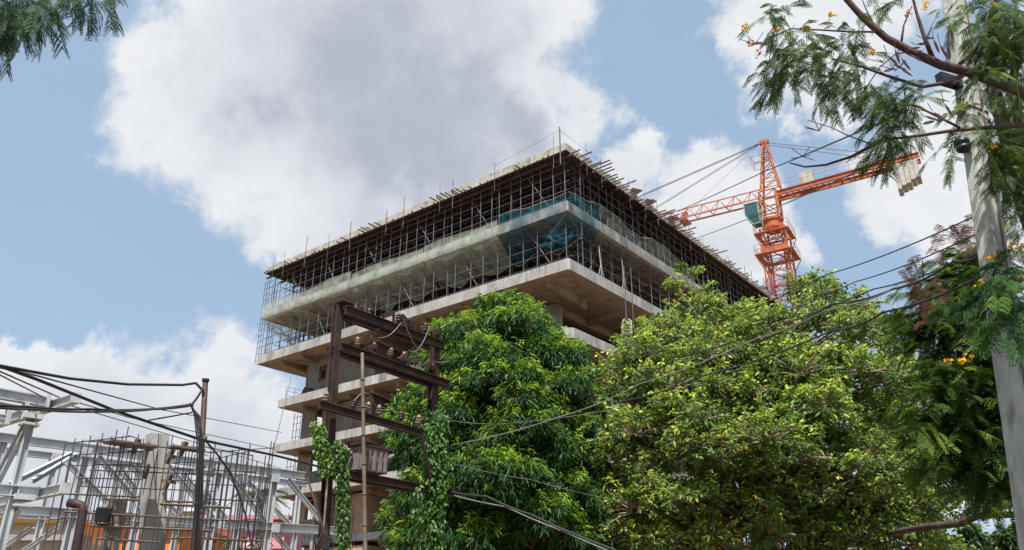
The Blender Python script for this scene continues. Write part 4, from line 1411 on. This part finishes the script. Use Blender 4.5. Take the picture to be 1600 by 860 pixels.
# ------------------------------------------------------------------ climbing vines on the rusty posts
def vine(label, path, n, rad, seed, cols, size=.09, bare=1):
    r2 = random.Random(seed)
    p0 = path[0].copy()
    p0.z = 0
    root = thing('climbing_vine', label, 'vine', p0, 'vines climbing the rusty frame')
    full = [p0] + path
    MB().tube(full, [.02] * len(full), 5).build('stem', 'greybark', root, True)
    seg = [(full[i], full[i + 1]) for i in range(len(full) - 1)]
    seg = seg[bare:]
    wl = [(b - a).length for a, b in seg]
    bs, dd = [], []
    for _ in range(n):
        a, b = r2.choices(seg, wl)[0]
        c = a.lerp(b, r2.random())
        v = Vector((r2.gauss(0, 1), r2.gauss(0, 1), r2.gauss(0, .6))).normalized()
        bs.append(tuple(c + v * rad * r2.uniform(.5, 1.25)))
        dd.append(tuple(v * .6 + Vector((r2.gauss(0, .4), r2.gauss(0, .4), -.8))))
    bs, dd = np.array(bs), np.array(dd)
    mx_ = nrng.uniform(0, 1, (n, 1))
    tn = np.array(cols[0]) * (1 - mx_) + np.array(cols[1]) * mx_
    V, Q, T = blades(bs, dd, nrng.uniform(.7, 1.2, n) * size, nrng.uniform(.7, 1.1, n) * size * .85, tn, .2, .2, (.3, .65, 1.0, .7))
    mesh_np('leaves', V, Q, T, 'leaf', root)


VC = [(.045, .12, .025), (.11, .23, .04)]
vine('thick green vine wrapped round the right post of the rusty frame', [Hh(SP, .3, .1), Hh(SP + .0, 2, .1), Hh(SP + .02, 3.6, .12), Hh(SP, 4.6, .12), Hh(SP + .05, 5.35, .1)], 6000, .19, 41, VC, .08)
vine('loose vine trailing below the bottom crossbeam near the right post', [Hh(SP - .15, 2.6, .2), Hh(SP - .35, 3.2, .2), Hh(SP - .55, 3.85, .2)], 260, .12, 42, VC)
vine('yellow-green vine hanging left of the left post of the rusty frame', [P(508, 800, 13.7), P(512, 740, 13.7), P(503, 700, 13.7), P(498, 664, 13.7)], 750, .11, 43, [(.07, .17, .03), (.17, .28, .04)], .062, 2)
vine('green vine climbing the right side of the left post', [P(538, 860, 13.8), P(537, 800, 13.8), P(535, 740, 13.8), P(530, 690, 13.8)], 1100, .09, 44, [(.045, .12, .028), (.11, .22, .035)], .058)

# ------------------------------------------------------------------ concrete pole
pp0, pp1 = P(1582, 600, 8.5), P(1492, 0, 8.5)
pd_ = (pp1 - pp0).normalized()
pb_ = pp0 - pd_ * (pp0.z / pd_.z)
pt_ = pp1 + pd_ * 1.2
cp = thing('concrete_pole', 'pale leaning concrete utility pole at the right edge', 'utility pole', pb_)
mb = MB()
sx = Vector((.93, .37, 0))
sy = Vector((-.37, .93, 0))


def ring(c, w, h, ch=.025):
    q = [(-w + ch, -h), (w - ch, -h), (w, -h + ch), (w, h - ch), (w - ch, h), (-w + ch, h), (-w, h - ch), (-w, -h + ch)]
    return [c + sx * a + sy * b for a, b in q]


vs = []
for i in range(13):
    u = i / 12
    vs += ring(pb_.lerp(pt_, u), .155 - .01 * u + rng.uniform(-.002, .002), .10)
fs = [(i * 8 + k, i * 8 + (k + 1) % 8, (i + 1) * 8 + (k + 1) % 8, (i + 1) * 8 + k) for i in range(12) for k in range(8)]
fs += [tuple(range(7, -1, -1)), tuple(12 * 8 + k for k in range(8))]
mb.add(vs, fs)
mb.build('pole_shaft', 'polecon', cp)


def on_pole(py, out):
    u = (py - 0) / 600
    return pp1.lerp(pp0, u) - sx * out


for (py, r, h) in ((265, .085, .17), (160, .07, .14)):
    c = on_pole(py, .24)
    br = MB().bar(on_pole(py, .15), on_pole(py, .30), .05, .05).build('bracket', 'rust', cp)
    MB().lathe(c + Vector((0, 0, -h / 2)), [(r * .5, 0), (r, .02), (r, h * .4), (r * .6, h * .5), (r, h * .6), (r, h - .02), (r * .4, h)], 12).build('spool_insulator', 'black', br, True)
mb = MB()
c = on_pole(160, .3)
mb.bar(c - sx * .2, c + sx * .16, .10, .14)
mb.build('clamp', 'black', cp)
for py in (205,):
    q = on_pole(py, 0)
    MB().bar(q - pd_ * .012, q + pd_ * .012, .325, .215, sy).build('band', 'rust', cp)
MB().tube([on_pole(-10, -.05) - sy * .115, on_pole(300, -.06) - sy * .115, on_pole(600, -.05) - sy * .115, on_pole(820, -.05) - sy * .115], .012, 5).build('conduit', 'boxgrey', cp)

# ------------------------------------------------------------------ cables


def wire(label, pts, r, m='cable', sag=.06, group='overhead cables', n=10):
    q = []
    for i in range(len(pts) - 1):
        seg = catenary(pts[i], pts[i + 1], sag, n)
        q += seg if i == 0 else seg[1:]
    tag(MB().tube(q, r, 5).build('overhead_cable', m, None, True, base=q[0]), label, 'cable', group)


wire('thin cable topmost of the lines crossing the blue gap right of the crane', [P(1535, 332, 8.6), P(1290, 430, 13.5), P(1130, 497, 19)], .010)
wire('thin cable second from top in the blue gap right of the crane', [P(1545, 356, 8.6), P(1335, 441, 13), P(1180, 502, 19)], .010)
wire('thin cable third from top in the blue gap right of the crane', [P(1545, 388, 8.6), P(1365, 452, 12.5), P(1059, 561, 15.5), P(905, 622, 17)], .012)
wire('thick cable bundle running from concrete pole across the broad tree', [P(1540, 390, 8.5), P(1490, 408, 9.2), P(1395, 452, 11)], .016)
wire('black cable crossing the broad tree from the bundle end', [P(1395, 452, 11), P(1300, 475, 12.5), P(1180, 535, 14)], .016, sag=.05)
wire('pale rope-like cable sloping across the lance-leaf tree to the vine post', [P(1395, 452, 11), P(1290, 485, 12.4), P(1180, 530, 13.5), P(1000, 600, 14.8), P(880, 650, 15.5), P(705, 696, 16.4)], .012, 'palecable', .05)
wire('black cable lowest in the gap, crossing the broad tree', [P(1540, 428, 8.5), P(1380, 488, 11), P(1300, 517, 12.5), P(1097, 588, 15), P(960, 630, 16)], .016)
wire('thin grey wire lying over the lance-leaf tree from the vine post', [P(690, 655, 16.2), P(780, 663, 16.5), P(960, 640, 16.8)], .005, 'palecable', .03)
wire('thin grey wire below the pale rope across the lance-leaf tree', [P(690, 720, 16.2), P(830, 750, 16.5), P(980, 785, 17)], .005, 'palecable', .03)
wire('heavy dark cable from the bottom crossbeam sloping down to lower right', [P(700, 768, 16.2), P(760, 776, 15.6), P(830, 805, 15), P(960, 860, 14), P(1050, 905, 13)], .024, 'cable', .02)
wire('grey cable just under the heavy dark cable of the bottom crossbeam', [P(700, 772, 16.3), P(790, 792, 15.6), P(880, 830, 15), P(1000, 880, 14)], .014, 'palecable', .02)
for (a, b, l) in ((((1195, 320), (1000, 402)), 80, 'black line slanting from the roof corner sky up behind the crane head'),):
    pass
wire('long thin wire passing behind the crane head down to the roof edge', [P(1420, 172, 12), P(1195, 268, 26), P(1060, 330, 40)], .02, sag=.02)
wire('long thin wire passing below the crane counter jib down to the roof edge', [P(1400, 240, 12), P(1200, 330, 26), P(1090, 372, 40)], .016, sag=.02)

# left side cable post and its lines
q0, q1 = P(321, 596, 10), P(306, 860, 10)
qd = (q1 - q0).normalized()
qb = q0 + qd * (q0.z / -qd.z)
cpst = thing('cable_post', 'slim brown steel post carrying cables at the left of the site', 'post', qb)
MB().tube([qb, q0], .036, 10).build('post_shaft', 'brownpole', cpst, True)
MB().tube([q0, q0 + Vector((0, 0, .03))], .048, 10).build('post_cap', 'brownpole', cpst)
for k in range(4):
    pts = [P(297 + k * 1.5, 630 + 3 * k, 9.9), P(304 + k * 2.5, 650, 9.92), P(308 + k * 3, 690, 9.92), P(308 + 3 * k, 740, 9.92), P(304 + 4 * k, 800, 9.92), P(298 + 5 * k, 860, 9.9), P(296 + 5 * k, 930, 9.9)]
    MB().tube(pts, .0095, 6).build('hanging_cable', 'cable', cpst, True)
for py in (690, 735, 790):
    c = q0 + qd * ((py - 596) / (860 - 596) * (q1 - q0).length)
    MB().tube([c - qd * .02, c + qd * .02], .065, 9).build('cable_tie', 'palecable', cpst)
G2 = 'cables strung from the brown post'
wire('thick black cable sagging to the top of the brown post', [P(-60, 560, 7), P(0, 572, 7.4), P(110, 592, 8.4), P(200, 601, 9.2), P(285, 602, 9.7), P(306, 599, 9.9), P(318, 612, 9.95)], .017, sag=.0, group=G2)
wire('lower black cable pair end tied at the split on the brown post', [P(-60, 628, 7), P(40, 636, 7.8), P(140, 640, 8.7), P(230, 640, 9.3), P(300, 632, 9.9), P(314, 612, 9.95)], .015, sag=.01, group=G2)
wire('black cable just below the lower pair, dipping towards the steel beam', [P(-60, 632, 7), P(50, 640, 7.8), P(150, 644, 8.7), P(240, 640, 9.3), P(302, 634, 9.9)], .012, sag=.01, group=G2)
wire('long diagonal black cable crossing behind the brown post to the rusty frame', [P(-60, 552, 7), P(0, 572, 7.4), P(60, 594, 8), P(180, 642, 9), P(316, 688, 10.1), P(430, 712, 11.8), P(540, 740, 13.8)], .018, sag=.0, group=G2)
wire('thin cable from the left edge passing above the brown post foot to the slab ends', [P(-40, 566, 7), P(60, 588, 9), P(250, 640, 16), P(330, 655, 22), P(440, 676, 30)], .011, sag=0, group=G2)
wire('thin grey cable fanning out below the diagonal black cable', [P(-20, 572, 7), P(90, 620, 9), P(200, 652, 13), P(420, 700, 20), P(480, 720, 24)], .009, 'palecable', 0, G2)
wire('thinnest grey cable of the fan at the left edge', [P(-20, 576, 7), P(70, 622, 9), P(300, 690, 15), P(470, 742, 22)], .008, 'palecable', 0, G2)
wire('short cable stub from the split to the left', [P(300, 645, 9.9), P(262, 652, 9.7), P(232, 657, 9.6)], .010, sag=0, group=G2)
wire('slack black wire curving down right of the brown post', [P(322, 690, 10.1), P(360, 740, 10.6), P(385, 810, 10.8), P(400, 900, 10.8)], .013, sag=-.02, group=G2)
wire('slanting thin wire from the slab ends to the steel truss', [P(455, 590, 40), P(428, 700, 28), P(398, 780, 20)], .02, 'palecable', 0, G2)

# ------------------------------------------------------------------ grey steel frames
TD = Vector((.725, .689, 0))
TN = Vector((-.689, .725, 0))


def plane_hit(px, py, p0, n):
    d = ray(px, py)
    t = (Vector(p0) - EYE).dot(n) / d.dot(n)
    return EYE + d * t


T1 = P(0, 684, 14.0)
T2 = T1 + TN * 1.6
FP = P(45, 660, 9.0)


def t1(x, y): return plane_hit(x, y, T1, TN)
def t2(x, y): return plane_hit(x, y, T2, TN)
def ff(x, y): return plane_hit(x, y, FP, TN)


tr = thing('steel_truss', 'long grey steel truss with diagonals in front of the houses', 'steel frame', Vector((T1.x, T1.y, 0)) + TD * 3)


def beam(name, p, q, w, h, parent, up=Vector((0, 0, 1))):
    return MB().ibeam(p, q, w * .66, h * .70, None, up).build(name, 'steel', parent)


def to_ground(p):
    q = p.copy(); q.z = 0
    return q


beam('chord', t1(-60, 676), t1(476, 744), .20, .22, tr)
beam('chord', t2(-60, 697), t2(478, 757), .18, .18, tr)
beam('chord', t1(-60, 791), t1(520, 829), .20, .22, tr)
beam('chord', t2(-60, 800), t2(540, 833), .18, .18, tr)
for (x, y) in ((134, 708), (230, 718), (341, 734), (428, 745), (5, 692)):
    p = t1(x, y)
    beam('post', to_ground(p), p, .19, .19, tr, TD)
for (x, y) in ((86, 716), (190, 727), (289, 738), (378, 750), (468, 758)):
    p = t2(x, y)
    beam('post', to_ground(p), p, .16, .16, tr, TD)
for (a, b) in (((103, 722), (190, 806)), ((154, 714), (237, 812)), ((205, 728), (285, 812)), ((320, 768), (353, 812)), ((262, 728), (335, 812)), ((358, 740), (415, 818)), ((450, 750), (508, 822))):
    beam('brace', t1(*a), t1(*b), .13, .13, tr)
for (a, b) in (((387, 753), (455, 822)), ((290, 745), (350, 818)), ((190, 735), (250, 818)), ((420, 825), (452, 862))):
    beam('brace', t2(*a), t2(*b), .12, .12, tr)
for (a, b) in (((15, 757), (112, 709)), ((51, 752), (118, 712)), ((54, 822), (-10, 868)), ((103, 817), (36, 862)), ((330, 742), (380, 728)), ((400, 832), (440, 822))):
    beam('cross_tie', t1(*a), t2(*b), .10, .12, tr)
for x, y in ((134, 708), (341, 734), (428, 748), (86, 716), (378, 750), (428, 826), (341, 820), (85, 805), (134, 806)):
    p = t1(x, y) if (x, y) in ((134, 708), (341, 734), (428, 748), (428, 826), (341, 820), (134, 806)) else t2(x, y)
    MB().bar(p - TN * .115, p + TN * .115, .16, .17).build('gusset', 'steel', tr)

gt = thing('steel_gantry', 'grey steel post and beams jutting in at the left edge', 'steel frame', to_ground(ff(45, 700)))
ROAD = -TN
beam('roof_beam', ff(-60, 605), ff(76, 629), .15, .16, gt)
beam('roof_beam', ff(-60, 622), ff(50, 642), .09, .08, gt)
beam('roof_beam', ff(-60, 643), ff(14, 653), .09, .08, gt)
e0 = ff(46, 648)


def skew(x0, y0, x1, y1, nm, w, h, depth):
    """a member running crosswise: its left end lies farther back"""
    return beam(nm, plane_hit(x0, y0, FP + TN * depth, TN), plane_hit(x1, y1, FP - TN * .35, TN), w, h, gt)


skew(-40, 672, 121, 622, 'cantilever_beam', .14, .16, 1.2)
pz = plane_hit(118, 622, FP - TN * .36, TN)
MB().bar(pz - TN * .03 + TN * .02, pz - TN * .045 + TN * .02, .11, .115).build('end_plate', 'steel', gt)
skew(-40, 793, 104, 763, 'cantilever_beam', .14, .16, 1.2)
pz = plane_hit(101, 763, FP - TN * .36, TN)
MB().bar(pz - TN * .03 + TN * .02, pz - TN * .045 + TN * .02, .11, .115).build('end_plate', 'steel', gt)
beam('roof_beam', ff(-60, 761), ff(60, 770), .15, .17, gt)
pt2 = ff(50, 650)
beam('post', to_ground(pt2), pt2, .115, .115, gt, TD)
for (a, b) in (((42, 662), (-30, 800)), ((27, 796), (-20, 872))):
    beam('brace', ff(*a), plane_hit(*b, FP + TN * .3, TN), .10, .10, gt)
for (x, y) in ((49, 652), (36, 778)):
    p = ff(x, y)
    MB().bar(p - Vector((0, 0, .03)), p + Vector((0, 0, .03)), .22, .20, TD).build('head_plate', 'steel', gt)
    MB().bar(p - Vector((0, 0, .10)), p - Vector((0, 0, .075)), .20, .18, TD).build('head_plate', 'steel', gt)
for (x, y) in ((72, 631), (12, 651), (38, 643)):
    p = ff(x, y)
    MB().bar(p - TD * .02, p + TD * .02, .15, .20).build('splice_plate', 'steel', gt)

# ------------------------------------------------------------------ concrete columns inside a rod scaffold
cc = P(246, 680, 13.2)
cbot = P(237, 860, 13.2)
cb = thing('bare_column', 'tall raw concrete column with timber clamps inside the rod scaffold', 'column', (cc.x - .05, cc.y, 0))


def shaft(root, top, zb, w, name, m, lean=-.05):
    r2 = random.Random(3)
    mb = MB()
    vs = []
    n = 9
    for i in range(n):
        z = top.z + (zb - top.z) * i / (n - 1)
        k = w / 2 + r2.uniform(-.012, .012)
        c = Vector((top.x + r2.uniform(-.012, .012) + lean * i / (n - 1), top.y, z))
        vs += [c + TD * a * k + TN * b * k for a, b in ((-1, -1), (1, -1), (1, 1), (-1, 1))]
    fs = [(i * 4 + k, (i + 1) * 4 + k, (i + 1) * 4 + (k + 1) % 4, i * 4 + (k + 1) % 4) for i in range(n - 1) for k in range(4)]
    fs += [(0, 1, 2, 3), tuple((n - 1) * 4 + k for k in (3, 2, 1, 0))]
    mb.add(vs, fs)
    return mb.build(name, m, root)


shaft(cb, cc, 0, .30, 'column_shaft', 'concrete', (cbot.x - cc.x) * cc.z / (cc.z - cbot.z))
for (x, y, dx, w) in ((212, 696, .5, .3), (286, 700, -.5, .12), (265, 712, -.1, .2), (262, 752, -.2, .22), (228, 735, .1, .1)):
    c = P(x, y, 13.0)
    mb = MB()
    mb.bar(c + Vector((-dx * .5, 0, -.02)), c + Vector((dx * .5, .1, .02)), w * .5, .05)
    mb.bar(c + Vector((-.05, .05, -.12)), c + Vector((.04, .0, .10)), .07, .05)
    mb.build('timber_clamp', 'bamboo', cb)
cs = P(182, 785, 12.6)
cb2 = thing('short_column', 'short raw concrete stub column left of the tall column', 'column', (cs.x, cs.y, 0))
shaft(cb2, cs, 0, .20, 'column_shaft', 'core', .12)
shaft(cb2, cs + Vector((0, 0, .02)), cs.z - .38, .25, 'column_head', 'core', .02)

sf = thing('rod_scaffold', 'thin dark rod scaffold standing round the raw concrete column', 'scaffold', (cc.x, cc.y - .4, 0))
S1 = P(200, 700, 12.3)
S2 = P(200, 700, 13.9)
S3 = P(360, 700, 15.0)


def sp(pl_, x, y): return plane_hit(x, y, pl_, TN)


rods1 = [(103, 690), (118, 685), (161, 677), (183, 672), (201, 667), (233, 690), (262, 690), (285, 690), (304, 686), (330, 702)]
rods2 = [(142, 681), (152, 692), (172, 700), (192, 690), (217, 679), (226, 700), (270, 680), (296, 705), (314, 700), (150, 720), (207, 700), (250, 690)]
rods3 = [(415, 712), (424, 690), (408, 728), (337, 690), (346, 705), (355, 712), (364, 703), (374, 698), (391, 693), (330, 715), (387, 722), (383, 700), (402, 720)]
rods1 += [(x + rng.uniform(6, 14), y + rng.uniform(0, 22)) for x, y in rods1[:-1]]
rods2 += [(x + rng.uniform(5, 12), y + rng.uniform(0, 25)) for x, y in rods2]
rods3 += [(x + rng.uniform(4, 9), y + rng.uniform(0, 25)) for x, y in rods3]
for pl_, rr, r in ((S1, rods1, .0085), (S2, rods2, .0095), (S3, rods3, .011)):
    for (x, y) in rr:
        p = sp(pl_, x, y)
        b0 = to_ground(p) + Vector((rng.uniform(-.06, .06), rng.uniform(-.05, .05), 0))
        MB().tube([b0, b0.lerp(p, .5) + Vector((rng.uniform(-.015, .015), 0, 0)), p], r, 5).build('rod', 'rod', sf)
for (pl_, a, b, m_, r) in ((S1, (105, 693), (205, 682), 'rod', .010), (S1, (150, 688), (335, 708), 'rod', .011), (S2, (140, 690), (330, 700), 'rod', .010), (S1, (140, 735), (335, 742), 'rod', .010), (S2, (120, 747), (330, 752), 'bamboo', .012),
                           (S1, (150, 725), (300, 735), 'bamboo', .012), (S2, (160, 780), (330, 786), 'bamboo', .02), (S1, (100, 800), (320, 812), 'bamboo', .016), (S1, (140, 822), (330, 830), 'bamboo', .02), (S1, (250, 788), (360, 794), 'bamboo', .022), (S2, (100, 772), (250, 778), 'bamboo', .016),
                           (S3, (325, 700), (395, 712), 'rod', .012), (S3, (330, 735), (400, 738), 'rod', .012), (S3, (320, 780), (405, 784), 'rod', .012), (S1, (105, 712), (240, 704), 'rod', .008), (S1, (120, 760), (335, 768), 'rod', .009), (S2, (110, 728), (320, 722), 'rod', .009), (S3, (322, 757), (402, 760), 'rod', .010), (S3, (322, 812), (408, 815), 'bamboo', .016), (S3, (326, 707), (430, 700), 'rod', .009), (S3, (325, 720), (395, 704), 'rod', .010), (S3, (320, 842), (410, 846), 'bamboo', .02), (S2, (255, 842), (330, 840), 'bamboo', .018), (S1, (150, 842), (250, 848), 'bamboo', .016)):
    MB().tube([sp(pl_, *a), sp(pl_, *b)], r, 5).build('cross_rod', m_, sf)
for (x, y) in ((161, 691), (201, 681), (304, 706), (233, 696), (285, 701)):
    MB().tube([sp(S1, x, y), sp(S2, x + 20, y + 6)], .009, 4).build('cross_rod', 'rod', sf)
pk = thing('plank_platform', 'short weathered planks laid on the rod scaffold beside the column head', 'planks', sp(S1, 215, 697))
c = sp(S1, 212, 696)
MB().bar(c - TD * .42, c + TD * .30, .35, .03).build('plank', 'bamboo', pk)
c = sp(S1, 280, 700)
MB().bar(c - TD * .15, c + TD * .38, .25, .03).build('plank', 'bamboo', pk)

# bent brown pipe and floodlights
b0 = P(128, 792, 8.5)
pg = thing('bent_pipe', 'rusty brown pipe post with its top bent to the left', 'pipe', to_ground(P(118, 870, 8.5)))
MB().tube([to_ground(P(118, 900, 8.5)), P(119, 860, 8.5), P(129, 800, 8.5), P(128, 790, 8.5), P(120, 788, 8.5), P(107, 786, 8.5)], .045, 10).build('pipe_tube', 'brownpole', pg, True)
fl = thing('floodlight', 'black floodlight box hung on the rod scaffold near the orange house', 'floodlight', P(163, 803, 12.2), 'black floodlights')


def flood(root, c, tilt):
    mb = MB()
    d = Vector((.25, -.9, -.3)).normalized()
    mb.bar(c, c + d * .10, .20, .20, Vector((tilt, 0, 1)))
    mb.bar(c - d * .06, c - d * .003, .13, .13, Vector((tilt, 0, 1)))
    mb.build('lamp_housing', 'black', root)
    MB().bar(c + d * .103, c + d * .108, .17, .17, Vector((tilt, 0, 1))).build('lamp_glass', 'glass', root)
    MB().tube([c + Vector((-.12, 0, -.02)), c + Vector((-.12, .08, -.14)), c + Vector((.12, .08, -.14)), c + Vector((.12, 0, -.02))], .012, 5).build('yoke', 'rust', root)


flood(fl, P(163, 803, 12.2), 0)
fl2 = thing('floodlight', 'black floodlight tilted down at the foot of the left rusty post', 'floodlight', P(507, 846, 13.5), 'black floodlights')
flood(fl2, P(507, 846, 13.5), .4)
tag(MB().tube([P(480, 745, 13.9), P(492, 785, 13.8), P(508, 835, 13.6), P(514, 900, 13.5)], .018, 6).build('slanting_rod', 'brownpole', None, True, base=P(514, 900, 13.5)), 'thin rusty rod slanting down to the tilted floodlight', 'rod')

# ------------------------------------------------------------------ houses low behind the frames


def house(name, label, x0, x1, ytop, Y, dep, m, trim, wins, extra=None):
    p0, p1 = P(x0, ytop, Y), P(x1, ytop, Y)
    z = p0.z
    w = p1.x - p0.x
    root = thing(name, label, 'house', (p0.x + w / 2, Y + dep / 2, 0))
    mb = MB()
    mb.hexa([(p0.x, Y, 0), (p1.x, Y, 0), (p1.x, Y + dep, 0), (p0.x, Y + dep, 0), (p0.x, Y, z), (p1.x, Y, z), (p1.x, Y + dep, z), (p0.x, Y + dep, z)])
    wl = mb.build('wall', m, root)
    mb = MB()
    mb.bar((p0.x - .15, Y - .06, z + .075), (p1.x + .15, Y - .06, z + .075), .45, .145)
    mb.bar((p0.x - .05, Y - .05, z - .9), (p1.x + .05, Y - .05, z - .9), .09, .10)
    mb.build('cornice', trim, root)
    for (u, zz, ww, hh) in wins:
        x = p0.x + w * u
        fr = MB()
        for (a, b, cx, cz_) in ((ww + .16, .08, 0, hh / 2 + .04), (ww + .16, .08, 0, -hh / 2 - .04)):
            fr.bar((x + cx - a / 2, Y - .03, z - zz + cz_), (x + cx + a / 2, Y - .03, z - zz + cz_), .09, b)
        for sg in (-1, 1):
            fr.bar((x + sg * (ww / 2 + .04), Y - .03, z - zz - hh / 2), (x + sg * (ww / 2 + .04), Y - .03, z - zz + hh / 2), .08, .09, Vector((0, 1, 0)))
        wo_ = fr.build('window', 'white', root)
        MB().bar((x - ww / 2, Y - .012, z - zz), (x + ww / 2, Y - .012, z - zz), .02, hh).build('pane', 'glass', wo_)
    return root, p0, p1, z


house('orange_house', 'low orange walled house behind the raw concrete columns', 128, 285, 818, 24, 7, 'orangewall', 'yellowwall', [(.2, 1.8, .8, 1.0), (.75, 1.8, .8, 1.0)])
r_, p0, p1, z = house('tan_house', 'beige house with a sheet roof at the lower left edge', -60, 112, 818, 27, 8, 'tanwall', 'yellowwall', [(.45, 1.0, .7, .8), (.7, 1.0, .7, .8)])
mb = MB()
mb.add([(p0.x - .3, 26.6, z + .15), (p1.x + .3, 26.6, z + .15), (p1.x + .3, 31, z + .65), (p0.x - .3, 31, z + .65), (p0.x - .3, 26.6, z + .21), (p1.x + .3, 26.6, z + .21), (p1.x + .3, 31, z + .71), (p0.x - .3, 31, z + .71)],
       [(3, 2, 1, 0), (4, 5, 6, 7), (0, 1, 5, 4), (1, 2, 6, 5), (2, 3, 7, 6), (3, 0, 4, 7)])
mb.build('roof', 'roofgrey', r_)
house('low_shed', 'low tan shed with a flat top before the beige house', 20, 128, 846, 22.5, 3, 'tanwall', 'roofgrey', [(.3, 1.6, .6, .7)])
r_, p0, p1, z = house('pink_house', 'pink walled house behind the right end of the steel truss', 318, 447, 813, 29, 2.6, 'pinkwall', 'pinkwall', [(.25, 1.4, .9, 1.1), (.7, 1.4, .9, 1.1)])
r_, p0, p1, z = house('grey_house', 'pale flat roofed house far behind the pink and orange houses', 268, 340, 800, 44, 8, 'tanwall', 'white', [(.3, 1.2, .9, 1.0), (.7, 1.2, .9, 1.0)])
bsh = P(384, 848, 20)
lmS = [(bsh + Vector((rng.uniform(-.4, .4), rng.uniform(-.3, .3), rng.uniform(-.7, .05))), .28) for _ in range(8)]
tree('garden_shrub', 'small shrub with orange flowers in front of the pink house', [Vector((bsh.x, bsh.y, 0)), Vector((bsh.x, bsh.y, bsh.z * .5)), bsh], .04, lmS, 20, 6, .14, .06, [(.05, .12, .03), (.10, .18, .04), (.35, .30, .04), (.5, .18, .03)], .2, .7, 'leaf', 'greybark', 77, .4, .2, .01)['category'] = 'shrub'
